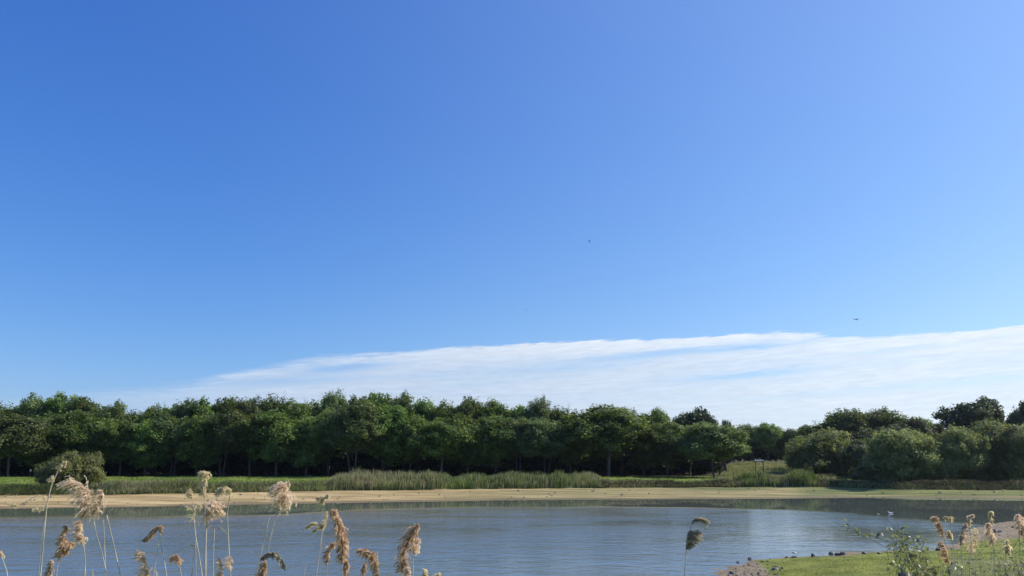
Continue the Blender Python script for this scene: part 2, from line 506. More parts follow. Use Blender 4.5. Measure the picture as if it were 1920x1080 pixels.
wood_m = (1 - sst(rr, 0.25, 0.265)) * sst(GY, 128.5, 131) + sst(rr, 0.38, 0.40) * sst(GY, 104, 108) * np.where(rr < 0.46, sst(GY, 126, 128), 1) + sst(GY, 186, 190)
wood_m = np.clip(wood_m, 0, 1)

idx = np.arange(ny_ * nx_).reshape(ny_, nx_)
Q = np.stack([idx[:-1, :-1], idx[:-1, 1:], idx[1:, 1:], idx[1:, :-1]], -1).reshape(-1, 4)
cy = (GY[:-1, :-1] + GY[1:, 1:]).ravel() / 2; cx = (GX[:-1, :-1] + GX[1:, 1:]).ravel() / 2
cls = np.zeros(len(Q), int)                                  # 0 ground, 1 beach, 2 spit
cls[(cy > y_shore(cx) - 1.2) & (cy < y_top(cx) + 0.1)] = 1
csd = ((sd[:-1, :-1] + sd[1:, 1:]) / 2).ravel()
cls[(csd > -1.0) & (cy > 16) & (cy < 72) & (cx > 2) & (cx < 150)] = 2


def ground_mat():
    m, b, out = new_mat('meadow_grass')
    g = b.n('ShaderNodeNewGeometry')
    pos = g.outputs['Position']
    mp = b.n('ShaderNodeMapping'); mp.inputs['Scale'].default_value = (0.35, 1.0, 1.0); b.l(pos, mp.inputs[0])
    f1 = b.noise(mp.outputs[0], 0.35, 5, 0.6); f2 = b.noise(pos, 5.0, 4, 0.7)
    fac = b.m('ADD', b.mr(f1, 0.3, 0.7), b.m('MULTIPLY', b.m('SUBTRACT', f2, 0.5), 0.8), clamp=True)
    lawn = b.mix(fac, (0.105, 0.155, 0.026), (0.195, 0.235, 0.052))
    mead = b.mix(fac, (0.14, 0.15, 0.060), (0.27, 0.25, 0.12))
    at = b.n('ShaderNodeAttribute', attribute_name='mead')
    p = b.n('ShaderNodeBsdfPrincipled')
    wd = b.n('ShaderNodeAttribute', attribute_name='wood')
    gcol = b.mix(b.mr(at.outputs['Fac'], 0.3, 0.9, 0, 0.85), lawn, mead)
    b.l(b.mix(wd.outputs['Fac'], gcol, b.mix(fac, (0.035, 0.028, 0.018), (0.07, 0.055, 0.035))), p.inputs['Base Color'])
    p.inputs['Roughness'].default_value = 0.9; p.inputs['Specular IOR Level'].default_value = 0.15
    bp = b.n('ShaderNodeBump'); bp.inputs['Strength'].default_value = 0.8; bp.inputs['Distance'].default_value = 0.12
    b.l(f2, bp.inputs['Height']); b.l(bp.outputs[0], p.inputs['Normal'])
    b.l(p.outputs[0], out.inputs[0])
    return m


def beach_mat():
    m, b, out = new_mat('beach_sand')
    g = b.n('ShaderNodeNewGeometry'); pos = g.outputs['Position']
    mp = b.n('ShaderNodeMapping'); mp.inputs['Scale'].default_value = (0.12, 1.2, 1.0); b.l(pos, mp.inputs[0])
    f1 = b.noise(mp.outputs[0], 0.9, 6, 0.6); f2 = b.noise(pos, 3.0, 5, 0.7)
    fac = b.m('ADD', b.mr(f1, 0.40, 0.60), b.m('MULTIPLY', b.m('SUBTRACT', f2, 0.5), 0.8), clamp=True)
    sand = b.mix(fac, (0.25, 0.178, 0.080), (0.47, 0.350, 0.178))
    at = b.n('ShaderNodeAttribute', attribute_name='green')
    wet = b.n('ShaderNodeAttribute', attribute_name='wet')
    gcol = b.mix(fac, (0.13, 0.130, 0.045), (0.26, 0.220, 0.100))
    c = b.mix(at.outputs['Fac'], sand, gcol)
    ga = b.n('ShaderNodeAttribute', attribute_name='growth')
    c = b.mix(b.m('MULTIPLY', ga.outputs['Fac'], 0.9), c, b.mix(fac, (0.062, 0.090, 0.022), (0.135, 0.165, 0.045)))
    c = b.mix(b.m('MULTIPLY', wet.outputs['Fac'], 0.8), c, (0.115, 0.092, 0.055))
    p = b.n('ShaderNodeBsdfPrincipled'); b.l(c, p.inputs['Base Color'])
    p.inputs['Roughness'].default_value = 0.85; p.inputs['Specular IOR Level'].default_value = 0.2
    bp = b.n('ShaderNodeBump'); bp.inputs['Strength'].default_value = 0.6; bp.inputs['Distance'].default_value = 0.06
    b.l(f2, bp.inputs['Height']); b.l(bp.outputs[0], p.inputs['Normal'])
    b.l(p.outputs[0], out.inputs[0])
    return m


def spit_mat():
    m, b, out = new_mat('spit_ground')
    g = b.n('ShaderNodeNewGeometry'); pos = g.outputs['Position']
    f1 = b.noise(pos, 0.8, 5, 0.6); f2 = b.noise(pos, 9.0, 5, 0.7); f3 = b.noise(pos, 3.0, 4, 0.6)
    fac = b.m('ADD', b.mr(f1, 0.3, 0.7), b.m('MULTIPLY', b.m('SUBTRACT', f2, 0.5), 1.0), clamp=True)
    grn = b.mix(fac, (0.105, 0.130, 0.018), (0.205, 0.220, 0.040))
    mud = b.mix(b.mr(f3, 0.3, 0.7), (0.130, 0.098, 0.064), (0.26, 0.205, 0.140))
    at = b.n('ShaderNodeAttribute', attribute_name='mud')
    k = b.m('ADD', b.m('ADD', at.outputs['Fac'], b.m('MULTIPLY', b.m('SUBTRACT', f3, 0.5), 0.7)), b.mr(f1, 0.52, 0.75, 0.0, 0.42), clamp=True)
    p = b.n('ShaderNodeBsdfPrincipled'); b.l(b.mix(b.mr(k, 0.3, 0.7), grn, mud), p.inputs['Base Color'])
    p.inputs['Roughness'].default_value = 0.85; p.inputs['Specular IOR Level'].default_value = 0.2
    bp = b.n('ShaderNodeBump'); bp.inputs['Strength'].default_value = 0.9; bp.inputs['Distance'].default_value = 0.05
    b.l(f2, bp.inputs['Height']); b.l(bp.outputs[0], p.inputs['Normal'])
    b.l(p.outputs[0], out.inputs[0])
    return m


GV = np.stack([GX.ravel(), GY.ravel(), GZ.ravel()], 1)
wet = 1 - sst(t_b + 0.10 * (vnoise(GX * 0.3, GY * 0.3, 64) - 0.5), 0.05, 0.22)
for k, (nm, mt) in enumerate((('ground', ground_mat()), ('beach', beach_mat()), ('grassy_spit', spit_mat()))):
    f = Q[cls == k]
    used, inv = np.unique(f, return_inverse=True)
    o = mesh_obj(nm, GV[used], inv.reshape(-1, 4), mt, smooth=True,
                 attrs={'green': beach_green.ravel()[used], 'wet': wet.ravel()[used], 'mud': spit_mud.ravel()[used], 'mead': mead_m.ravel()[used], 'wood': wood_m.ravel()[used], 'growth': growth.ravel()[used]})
    tag(o, kind='structure')

from mathutils.bvhtree import BVHTree


def gz(x, y):
    """ground height by bilinear lookup in the terrain grid"""
    i = int(np.clip(np.searchsorted(gx, x) - 1, 0, nx_ - 2)); j = int(np.clip(np.searchsorted(gy, y) - 1, 0, ny_ - 2))
    u = (x - gx[i]) / (gx[i + 1] - gx[i]); v = (y - gy[j]) / (gy[j + 1] - gy[j])
    return float((GZ[j, i] * (1 - u) + GZ[j, i + 1] * u) * (1 - v) + (GZ[j + 1, i] * (1 - u) + GZ[j + 1, i + 1] * u) * v)


# ------------------------------------------------------------------ water
wx = axis((-6000, -1000, 1000), (-1000, -100, 100), (-100, 100, 1.0), (100, 1000, 100), (1000, 6000, 1000))
wy = axis((8, 40, 1.0), (40, 100, 0.5), (100, 112, 2))
WX, WY = np.meshgrid(wx, wy)
calm_px = [(-600, 985), (0, 972), (300, 970), (520, 966), (680, 956), (900, 951), (1200, 951), (1400, 954), (1500, 957), (1600, 963), (1700, 972), (1790, 978), (1900, 990), (2200, 1010)]
CM = np.array([at_z(x, y, 0.0) for x, y in calm_px])
yc = np.interp(WX, CM[:, 0], CM[:, 1]) + (vnoise(WX * 0.25, WY * 0.1, 70) - 0.5) * 2.0
soft = 2.0 + 6.0 * (1 - sst(WX, -35, -12)) + 6 * sst(WX, 26, 34)
rip = 1 - sst(WY - yc, -soft * 0.5, soft * 0.5)
rip = rip * (1 - 0.55 * sst(WX + 4 * (vnoise(WX * 0.2, WY * 0.15, 71) - 0.5), 4, 15) * (1 - sst(WY, 50, 66)))      # sheltered, smoother water beside the spit
m, b, out = new_mat('lake_water')
g = b.n('ShaderNodeNewGeometry'); pos = g.outputs['Position']
at = b.n('ShaderNodeAttribute', attribute_name='ripple'); ra = at.outputs['Fac']
mp1 = b.n('ShaderNodeMapping'); mp1.inputs['Scale'].default_value = (0.8, 1.5, 1.0); mp1.inputs['Rotation'].default_value = (0, 0, 0.25); b.l(pos, mp1.inputs[0])
mp2 = b.n('ShaderNodeMapping'); mp2.inputs['Scale'].default_value = (0.07, 0.16, 1.0); b.l(pos, mp2.inputs[0])
h1 = b.noise(mp1.outputs[0], 3.2, 3, 0.6, 0.3)
h2 = b.noise(mp1.outputs[0], 0.9, 3, 0.5, 0.3)
pat = b.mr(b.noise(mp2.outputs[0], 1.0, 4, 0.6, 0.6), 0.3, 0.7, 0.45, 1.2)
hh = b.m('ADD', b.m('MULTIPLY', h1, 0.026), b.m('MULTIPLY', h2, 0.055))
amp = b.m('MULTIPLY', b.m('MULTIPLY_ADD', ra, 1.0, 0.012), pat)
hh = b.m('MULTIPLY', hh, amp)
bp = b.n('ShaderNodeBump'); bp.inputs['Strength'].default_value = 1.0; bp.inputs['Distance'].default_value = 1.0
b.l(hh, bp.inputs['Height'])
df = b.n('ShaderNodeBsdfDiffuse'); df.inputs['Color'].default_value = (0.120, 0.138, 0.125, 1)
gl_ = b.n('ShaderNodeBsdfGlossy'); gl_.inputs['Color'].default_value = (0.93, 0.97, 1.0, 1)
b.l(b.mr(ra, 0, 1, 0.02, 0.08), gl_.inputs['Roughness'])
b.l(bp.outputs[0], gl_.inputs['Normal']); b.l(bp.outputs[0], df.inputs['Normal'])
fr = b.n('ShaderNodeFresnel'); fr.inputs['IOR'].default_value = 1.333
ms = b.n('ShaderNodeMixShader'); b.l(b.m('MULTIPLY', fr.outputs[0], 1.08, clamp=True), ms.inputs[0])
b.l(df.outputs[0], ms.inputs[1]); b.l(gl_.outputs[0], ms.inputs[2]); b.l(ms.outputs[0], out.inputs[0])
idw = np.arange(WX.size).reshape(WX.shape)
QW = np.stack([idw[:-1, :-1], idw[:-1, 1:], idw[1:, 1:], idw[1:, :-1]], -1).reshape(-1, 4)
o = mesh_obj('lake_water', np.stack([WX.ravel(), WY.ravel(), np.zeros(WX.size)], 1), QW, m, smooth=True, attrs={'ripple': rip.ravel()})
tag(o, kind='structure')

# ------------------------------------------------------------------ trees
def crown_geo(rng, H, Rr, zb, n_lobe, lobe_r, clumps, leaves, leaf, up=0.3, style='broad'):
    """lobes > clumps > leaf faces, returns verts, quads, lobe centres"""
    cz = (zb + H) / 2; hz = (H - zb) / 2
    L = []
    tries = 0
    while len(L) < n_lobe and tries < 4000:
        tries += 1
        d = unit(rng.normal(size=3)); r = rng.uniform(0.45, 0.86) if style != 'dome' else rng.uniform(0.6, 0.88)
        if style != 'oak': d = d / (np.abs(d) ** 3).sum() ** (1 / 3)
        c = d * r * np.array((Rr - lobe_r * 0.4, Rr - lobe_r * 0.4, hz - lobe_r * 0.5))
        if style == 'broad' and c[2] < -0.2 * hz: c[:2] *= 1.0
        if all(np.linalg.norm(c - q[0]) > lobe_r * 0.75 for q in L):
            L.append((c, lobe_r * rng.uniform(0.7, 1.2)))
    L.append((np.zeros(3), lobe_r * 1.1))
    Pc, Nc = [], []
    for c, r in L:
        k = max(4, int(clumps * (r / lobe_r) ** 2))
        d = unit(rng.normal(size=(k, 3)))
        rad = r * rng.uniform(0.55, 1.08, (k, 1))
        Pc.append(c + d * rad * np.array((1, 1, 0.85))); Nc.append(d)
    Pc = np.concatenate(Pc) + (0, 0, cz); Nc = np.concatenate(Nc)
    # ragged twigs reaching above the outline
    n = len(Pc)
    k = leaves
    cr = lobe_r * 0.25 * rng.uniform(0.7, 1.5, (n, 1, 1))
    ball = unit(rng.normal(size=(n, k, 3))) * rng.uniform(0, 1, (n, k, 1)) ** 0.45 * 1.75
    up_f = np.clip(Nc[:, 2], 0, 1)[:, None, None]
    str_ = (0.6 if style == 'spiky' else 0.2) * up_f * rng.uniform(0.2, 1.0, (n, 1, 1))
    g = ball * cr * np.concatenate([1 - 0.3 * str_, 1 - 0.3 * str_, 1 + str_], 2)
    P = (Pc[:, None, :] + g).reshape(-1, 3)
    N = unit(np.repeat(Nc, k, 0) * 0.8 + rng.normal(size=(n * k, 3)) * 0.55 + np.array((0, 0, up + 0.15)))
    s = leaf * rng.uniform(0.6, 1.35, (n * k, 1))
    if style == 'dome':
        a0 = rng.normal(size=(n * k, 3)) * 0.5 + np.array((0, 0, 1.0)) + np.repeat(Nc, k, 0) * 0.7
        A = unit(a0 - N * (a0 * N).sum(1, keepdims=True)) * s * 0.95
        B = np.cross(N, unit(A)) * s * 0.30
    else:
        a0 = rng.normal(size=(n * k, 3))
        A = unit(a0 - N * (a0 * N).sum(1, keepdims=True)) * s * 0.62
        B = np.cross(N, unit(A)) * s * 0.46
    # inner mass
    ni = int(n * k * 0.08)
    di = unit(rng.normal(size=(ni, 3))) * (rng.uniform(0, 1, (ni, 1)) ** 0.4) * np.array((Rr, Rr, hz)) * 0.66 + np.array((0, 0, cz))
    Ni = unit(rng.normal(size=(ni, 3))); ai = unit(np.cross(Ni, rng.normal(size=(ni, 3))))
    si = leaf * 2.0
    P = np.concatenate([P, di]); A = np.concatenate([A, ai * si * 0.6]); B = np.concatenate([B, np.cross(Ni, ai) * si * 0.5])
    ok = P[:, 2] > 0.15
    ctint = np.clip(rng.beta(0.9, 1.25, n), 0, 1)
    TT = np.concatenate([np.clip(np.repeat(ctint, k) + rng.normal(size=n * k) * 0.15, 0, 1), np.full(ni, 0.1)])  # random leaf tone, also painting lit and shaded clumps; inner leaves kept dark
    V, Qd = quads(P[ok], A[ok], B[ok])
    PROTO_T.append(np.repeat(TT[ok], 4))
    return V, Qd, [c + np.array((0, 0, cz)) for c, _ in L[:-1]]


def trunk_geo(rng, H, zb, lobes, r0, multi=1):
    specs = []
    for k in range(multi):
        a = rng.uniform(0, 6.28); lean = 0.0 if multi == 1 else rng.uniform(0.5, 1.4)
        base = np.array((math.cos(a) * 0.25 * (multi > 1), math.sin(a) * 0.25 * (multi > 1), -0.3))
        topp = np.array((math.cos(a) * lean + rng.normal() * 0.3, math.sin(a) * lean + rng.normal() * 0.3, H * 0.72))
        mid = (base + topp) / 2 + np.array((rng.normal() * 0.25, rng.normal() * 0.25, 0))
        ln = smooth_line([base, mid, topp], 8)
        specs.append((ln, r0 * np.linspace(1.25, 0.22, 8) / (1 if multi == 1 else 1.5)))
        main = ln
        mine = lobes[k::multi]
        for c in mine:
            z0 = min(max(c[2] - rng.uniform(0.8, 2.4), zb * 0.75), H * 0.66)
            i = np.argmin(abs(main[:, 2] - z0))
            s = main[i]
            m1 = s * 0.5 + c * 0.5 + np.array((0, 0, -0.25))
            specs.append((smooth_line([s, m1, c], 5), r0 * np.linspace(0.45, 0.08, 5)))
    return tubes(specs, 6)


rngT = np.random.default_rng(11)
PROTO = {}
PROTO_T = []


def make_proto(key, H, Rr, zb, n_lobe, lobe_r, clumps, leaves, leaf, mat, style='broad', r0=0.2, multi=1, up=0.3):
    rng = np.random.default_rng(abs(hash_str(key)))
    V, Qd, lob = crown_geo(rng, H, Rr, zb, n_lobe, lobe_r, clumps, leaves, leaf, up, style)
    TV, TQ = trunk_geo(rng, H, zb, lob, r0, multi)
    PROTO[key] = dict(H=H, R=Rr, V=V, Q=Qd, TV=TV, TQ=TQ, mat=mat, meshes=None, tint=PROTO_T.pop())


def hash_str(s):
    h = 7
    for ch in s: h = (h * 131 + ord(ch)) % 1000003
    return h


for i in range(6):
    make_proto(f'broad{i}', 11.5, 3.4, (3.0, 0.9, 2.1, 3.3, 1.4, 2.5)[i], 25 + i, 1.35, 18, 46, 0.23, M_BROAD if i % 3 else M_BROAD2, 'broad' if i % 2 else 'spiky', 0.14, 1 if i % 3 else 2)
for i in range(2):
    make_proto(f'oak{i}', 12.0, 4.6, 3.0, 26, 1.15, 24, 34, 0.24, M_OAK, 'oak', 0.3, 1)
for i in range(3):
    make_proto(f'willow{i}', 7.5, 4.2, -0.3, 30, 1.35, 26, 56, 0.21, M_WILLOW, 'dome', 0.16, 3, 0.5)
for i in range(2):
    make_proto(f'sallow{i}', 7.5, 4.2, -0.3, 26, 1.35, 26, 46, 0.24, M_WILLOW_DARK, 'dome', 0.16, 3, 0.5)
for i in range(2):
    make_proto(f'bush{i}', 3.6, 3.3, -0.6, 24, 0.95, 28, 50, 0.15, M_BUSH, 'dome', 0.08, 4, 0.5)
make_proto('thicket0', 6.5, 3.2, -0.4, 18, 1.3, 18, 26, 0.34, M_UNDER_SHADE, 'broad', 0.12, 3)


def plant_tree(kind, proto, x, y, top_z, half_w, label, cat, group, rot=None, mat=None, zoff=0.0):
    P = PROTO[proto]
    z0 = gz(x, y) + zoff
    root = empty(kind, (x, y, z0), label, cat, group)
    root.rotation_euler = (0, 0, rot if rot is not None else random.uniform(0, 6.28))
    sz = (top_z - z0) / P['H']; sxy = half_w / P['R']
    if P['meshes'] is None:
        t = mesh_obj('trunk', P['TV'], P['TQ'], M_BARK, root, smooth=True)
        c = mesh_obj('crown', P['V'], P['Q'], P['mat'], root, attrs={'tint': P['tint']})
        P['meshes'] = (t, c)
    else:
        for s in P['meshes']:
            d = s.copy(); COL.objects.link(d); d.parent = root
    root.scale = (sxy, sxy, sz)
    return root


random.seed(4)
SKY = [(-120, 750), (0, 752), (20, 748), (50, 740), (75, 746), (100, 738), (150, 741), (180, 748), (210, 760), (245, 769), (265, 765), (285, 753), (330, 750), (375, 748), (395, 755), (425, 740), (450, 745), (480, 748), (510, 738),
       (545, 745), (580, 743), (618, 730), (650, 745), (675, 742), (700, 732), (740, 738), (775, 750), (800, 745), (850, 748), (880, 742), (910, 748), (950, 756), (985, 758), (1010, 747), (1030, 752), (1055, 762), (1090, 770), (1120, 757), (1160, 760),
       (1190, 768), (1225, 768), (1265, 776), (1300, 758), (1330, 765), (1370, 784)]
SKX = [a for a, _ in SKY]; SKYY = [b_ for _, b_ in SKY]


def sky_top(px): return float(np.interp(px, SKX, SKYY))


def tree_px(kind, proto, px, hw, top, Y, label, cat='tree', group=None):
    b0 = at_y(px, 860, Y)
    tz = at_y(px, top, Y)[2]
    return plant_tree(kind, proto, b0[0], Y, tz, hw * Y / F, label, cat, group)


# front row, as counted along the wood's edge: px, half width, top row, distance, proto, label
front = [
 (-25, 46, 800, 122, 'broad0', 'grey-green tree cut by the left edge of the photo, boughs down to the lawn'),
 (22, 44, 775, 124, 'broad3', 'pale tree with low hanging branches just inside the left edge, by the shaded lawn'),
 (78, 40, 768, 130, 'broad1', 'dark leafy tree directly behind the left side of the round willow bush'),
 (128, 42, 762, 131, 'broad4', 'bushy tree rising straight above the round willow bush on the left bank'),
 (178, 40, 776, 131, 'broad2', 'yellow-green tree behind the right shoulder of the willow bush'),
 (228, 38, 790, 131, 'broad5', 'low tree under the dip in the skyline, with pale thin trunk beside the bush'),
 (278, 38, 782, 131, 'broad1', 'rounded tree at the right side of the dip in the left skyline'),
 (325, 38, 775, 132, 'broad0', 'light green tree above the straw-tipped sedge on the left bank'),
 (372, 38, 772, 131, 'broad4', 'tree behind the tallest small reed head on the left'),
 (420, 36, 766, 131, 'broad3', 'bright topped tree left of the big grey reed plume'),
 (470, 40, 772, 131, 'broad5', 'broad green tree whose dark foot stands left of a forked pale trunk'),
 (520, 42, 765, 130, 'broad2', 'tree above the big rounded reed plume with deep black shade under it'),
 (575, 38, 768, 131, 'broad1', 'leafy tree hanging low over three thin trunks left of the reed bed'),
 (618, 34, 760, 132, 'broad0', 'narrow tree just below the small pointed top in the skyline'),
 (664, 44, 748, 128, 'broad3', 'tall forward tree with pale leaning trunk at the left end of the reed bed'),
 (722, 42, 752, 131, 'broad4', 'dark tree under the highest part of the skyline'),
 (768, 34, 772, 131, 'broad2', 'grey-green tree left of the low round tree in the middle of the wood'),
 (828, 46, 782, 127, 'broad5', 'low round tree standing forward of the wood with a slim bent trunk'),
 (880, 38, 768, 131, 'broad1', 'bright green tree to the right of the low round tree'),
 (928, 38, 772, 131, 'broad4', 'tree with hanging sprays above the middle of the tall reed bed'),
 (972, 36, 778, 131, 'broad0', 'tree below a tufted dark treetop in the middle of the wood'),
 (1022, 40, 782, 130, 'broad3', 'sunlit tree with leafy low boughs over the right half of the reed bed'),
 (1068, 32, 788, 132, 'broad2', 'olive tree left of the large dark dome-shaped tree'),
 (1140, 60, 757, 127, 'broad5', 'large dark dome-shaped tree with a sunlit right flank'),
 (1208, 34, 780, 131, 'broad1', 'olive-topped tree right of the large dome-shaped tree'),
 (1250, 36, 785, 130, 'broad4', 'mid-green tree over the row of thin bare trunks'),
 (1292, 34, 792, 129, 'broad0', 'dusty green tree in front of the dark oak at the right end of the wood'),
 (1340, 50, 790, 124, 'broad3', 'last tree of the wood on the right, grey-green, with dark trunk at the lawn edge'),
]
for px, hw, top, Y, pr, lab in front:
    tree_px('tree', pr, px, hw * 1.25, top, Y, lab, 'tree', 'trees along the front edge of the wood')
second = [(-60, 'skyline tree at the far left corner, mostly outside the photo'), (5, 'dark ragged skyline tree at the left edge'), (50, 'small-tufted skyline tree near the left edge'), (100, 'highest skyline tree on the left, above the willow bush'),
          (150, 'skyline tree just right of the left hump of the wood'), (200, 'skyline tree on the falling slope of the left hump'), (248, 'shortest skyline tree, in the dip of the left skyline'), (292, 'skyline tree on the rise just right of the dip'),
          (335, 'flat-topped skyline tree right of the dip'), (378, 'skyline tree with fine pointed shoots above the small reed heads'), (425, 'bright skyline tree with an upright top left of centre'), (467, 'skyline tree between two brighter tops, left of centre'),
          (510, 'rounded skyline tree above the big grey plume'), (560, 'even-topped skyline tree left of the small pointed top'), (618, 'skyline tree ending in a small dark point'), (655, 'skyline tree in the notch right of the pointed top'),
          (702, 'tallest broad skyline tree of the wood'), (745, 'skyline tree on the right shoulder of the tallest one'), (795, 'skyline tree with short shoots over the middle of the wood'), (845, 'skyline tree behind the low round tree'),
          (885, 'skyline tree with wind-bent top right of the low round tree'), (930, 'skyline tree sloping down to the right of the middle'), (972, 'low skyline tree left of the tufted dark top'), (1010, 'tufted dark skyline top right of centre'),
          (1052, 'olive skyline tree between the tufted top and the large dome'), (1100, 'skyline tree at the left shoulder of the large dome-shaped tree'), (1165, 'yellow-green skyline tree behind the large dome-shaped tree'), (1228, 'skyline tree with a few loose sprigs left of the dark oak'), ]
for i, (px, lab) in enumerate(second):
    Y = 138 + random.uniform(-1.5, 1.5)
    hw = random.uniform(32, 42) * (0.62 if px in (618, 1010) else 1)
    tree_px('tree', f'broad{(i * 5 + 2) % 6}', px, hw, sky_top(px) - 5, Y, lab, 'tree', 'trees forming the skyline of the wood')
tree_px('oak_tree', 'oak0', 1312, 46, 754, 139, 'dark open-crowned oak standing highest at the right end of the wood', 'tree', 'trees forming the skyline of the wood')
tree_px('oak_tree', 'oak1', 1362, 34, 782, 137, 'dark oak bough-end tree sloping down at the right end of the wood', 'tree', 'trees forming the skyline of the wood')
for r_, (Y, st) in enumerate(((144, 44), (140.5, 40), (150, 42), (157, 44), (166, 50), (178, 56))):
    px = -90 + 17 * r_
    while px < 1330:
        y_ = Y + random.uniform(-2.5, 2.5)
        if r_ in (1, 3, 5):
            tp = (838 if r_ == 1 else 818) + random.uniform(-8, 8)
            tree_px('undergrowth_tree', 'thicket0', px, 46, tp, y_, 'low tree inside the wood, leaves coloured near black for its shade, seen only between the trunks', 'tree', 'low trees inside the wood')
        else:
            tree_px('tree', f'broad{random.randrange(6)}', px, random.uniform(34, 42), sky_top(px) + random.uniform(6, 20), y_, 'shaded tree deep in the wood behind the skyline row, only gaps show it', 'tree', 'trees deep inside the wood')
        px += st * random.uniform(0.85, 1.15)

# far trees behind the meadow gap
for i, (px, hw, top, lab) in enumerate([(1378, 26, 800, 'distant tree partly hidden behind the end of the wood, left end of the meadow gap'), (1408, 24, 794, 'distant rounded tree behind the left part of the meadow gap'),
                                       (1440, 24, 791, 'tallest distant tree behind the meadow gap'), (1468, 22, 799, 'distant tree behind the right part of the meadow gap'), (1494, 22, 803, 'distant tree touching the left side of the round willow group')]):
    tree_px('tree', f'broad{(i * 2 + 1) % 6}', px, hw * 1.15, top, 190 + 3 * (i % 2), lab, 'tree', 'distant trees behind the meadow')
for px in range(1350, 1960, 34):
    tree_px('undergrowth_tree', 'thicket0', px, 36, 812 + random.uniform(-4, 4), 203, 'far low tree in the hedge line closing the back of the meadow', 'tree', 'far hedge line behind the meadow')

# dark group behind the willows
for i, (px, hw, top, Y, pr, lab) in enumerate([(1535, 34, 783, 142, 'broad1', 'dark tree at the left end of the group behind the right willows'), (1575, 38, 767, 141, 'broad4', 'dark tree with leaning shoots, second of the group behind the right willows'),
        (1608, 36, 761, 139, 'broad0', 'highest tree of the group behind the right willows, wind-swept top'), (1648, 36, 764, 141, 'broad3', 'twin topped tree right of the highest one behind the willows'),
        (1692, 44, 768, 138, 'broad2', 'broad olive tree at the right side of the group behind the willows'), (1735, 32, 781, 140, 'broad5', 'tree sloping down at the right end of the group behind the willows'),
        (1766, 22, 788, 130, 'oak1', 'small dark open tree left of the big lone oak'), (1838, 60, 735, 132, 'oak0', 'big lone oak with jagged dark crown rising above the right willows'),
        (1935, 44, 745, 132, 'oak1', 'dark oak cut by the right edge of the photo')]):
    tree_px('oak_tree' if pr.startswith('oak') else 'tree', pr, px, hw * 1.15, top, Y, lab, 'tree', 'dark trees behind the right willows')
for i, (px, hw, top, Y, pr, lab) in enumerate([
        (1560, 74, 806, 127, 'willow0', 'rounded willow at the edge of the lawn, left end of the right willow group'), (1515, 38, 824, 131, 'willow1', 'small side willow leaning out of the left flank of the rounded willow'),
        (1618, 40, 826, 118, 'sallow1', 'low willow shoulder between the first and second large willows'),
        (1640, 62, 797, 131, 'sallow0', 'long low grey willow crown behind the yellow-topped willow'), (1705, 60, 786, 129, 'sallow1', 'taller grey willow behind the yellow-topped willow'), (1750, 40, 806, 124, 'sallow0', 'shaded willow between the yellow-topped and the narrow willow'),
        (1850, 66, 791, 122, 'sallow1', 'wide willow under the lone oak, dark hollow in front of it'),
        (1692, 66, 804, 104, 'willow2', 'large yellow-topped willow in the middle of the right willow group'), (1796, 48, 801, 103, 'willow0', 'narrow willow with sunlit right side leaning over the bank'),
        (1898, 66, 786, 103.5, 'willow1', 'large pale willow at the right edge of the photo'), (1990, 70, 780, 108, 'willow2', 'willow beyond the right edge, a strip of it in the photo')]):
    tree_px('willow_tree', pr, px, hw * 1.02, top, Y, lab, 'tree', 'willows on the right bank')
for i, (px, hw, top, Y, lab) in enumerate([(1630, 32, 872, 105, 'low shaded shrub at the left foot of the yellow-topped willow'), (1668, 26, 880, 102.5, 'dark shrub by the water below the yellow-topped willow'), (1715, 30, 878, 102.5, 'dark shrub low on the bank left of the pale sprig shrub'),
        (1757, 26, 868, 101.8, 'pale sprigged shrub at the foot of the narrow willow'), (1808, 32, 880, 102.5, 'shaded shrub right of the pale sprigged one'), (1858, 32, 876, 102.5, 'shaded shrub below the gap before the last willow'), (1908, 34, 878, 102.5, 'shaded shrub at the right edge below the pale willow'),
        (1512, 11, 869, 122, 'small dark round shrub at the corner of the meadow beside the willow')]):
    tree_px('shrub', f'bush{i % 2}', px, hw * 1.1, top, Y, lab, 'shrub', 'shrubs under the right willows')
tree_px('willow_bush', 'bush0', 135, 60, 847, 89, 'round grey-green willow bush standing alone on the left bank', 'bush')

# ------------------------------------------------------------------ far bank reeds, sedge and scrub (nobody could count them)
def blades(rng, n, xs, ys, zs, hs, wdt, lean=0.16, seg=3, bend=0.2):
    """n grass blades as tapering ribbons"""
    a = rng.uniform(0, 2 * math.pi, n)
    side = np.stack([np.cos(a), np.sin(a) * 0.5, np.zeros(n)], 1) * (wdt * rng.uniform(0.6, 1.3, n))[:, None]
    ld = rng.normal(size=(n, 2)) * lean
    V = []
    base = np.stack([xs, ys, zs], 1)
    for k in range(seg + 1):
        t = k / seg
        p = base + np.stack([ld[:, 0] * t * hs + bend * ld[:, 0] * t * t * hs * 3, ld[:, 1] * t * hs, hs * t * (1 - 0.12 * t)], 1)
        wk = 1 - 0.85 * t ** 1.5
        V.append(p - side * wk); V.append(p + side * wk)
    V = np.stack(V, 1)     # n, 2(seg+1), 3
    f = []
    for k in range(seg): f.append([2 * k, 2 * k + 1, 2 * k + 3, 2 * k + 2])
    f = np.array(f)
    Fq = (np.arange(n)[:, None, None] * (2 * (seg + 1)) + f[None]).reshape(-1, 4)
    return V.reshape(-1, 3), Fq


def gzv(xs, ys):
    i = np.clip(np.searchsorted(gx, xs) - 1, 0, nx_ - 2); j = np.clip(np.searchsorted(gy, ys) - 1, 0, ny_ - 2)
    u = (xs - gx[i]) / (gx[i + 1] - gx[i]); v = (ys - gy[j]) / (gy[j + 1] - gy[j])
    return (GZ[j, i] * (1 - u) + GZ[j, i + 1] * u) * (1 - v) + (GZ[j + 1, i] * (1 - u) + GZ[j + 1, i + 1] * u) * v


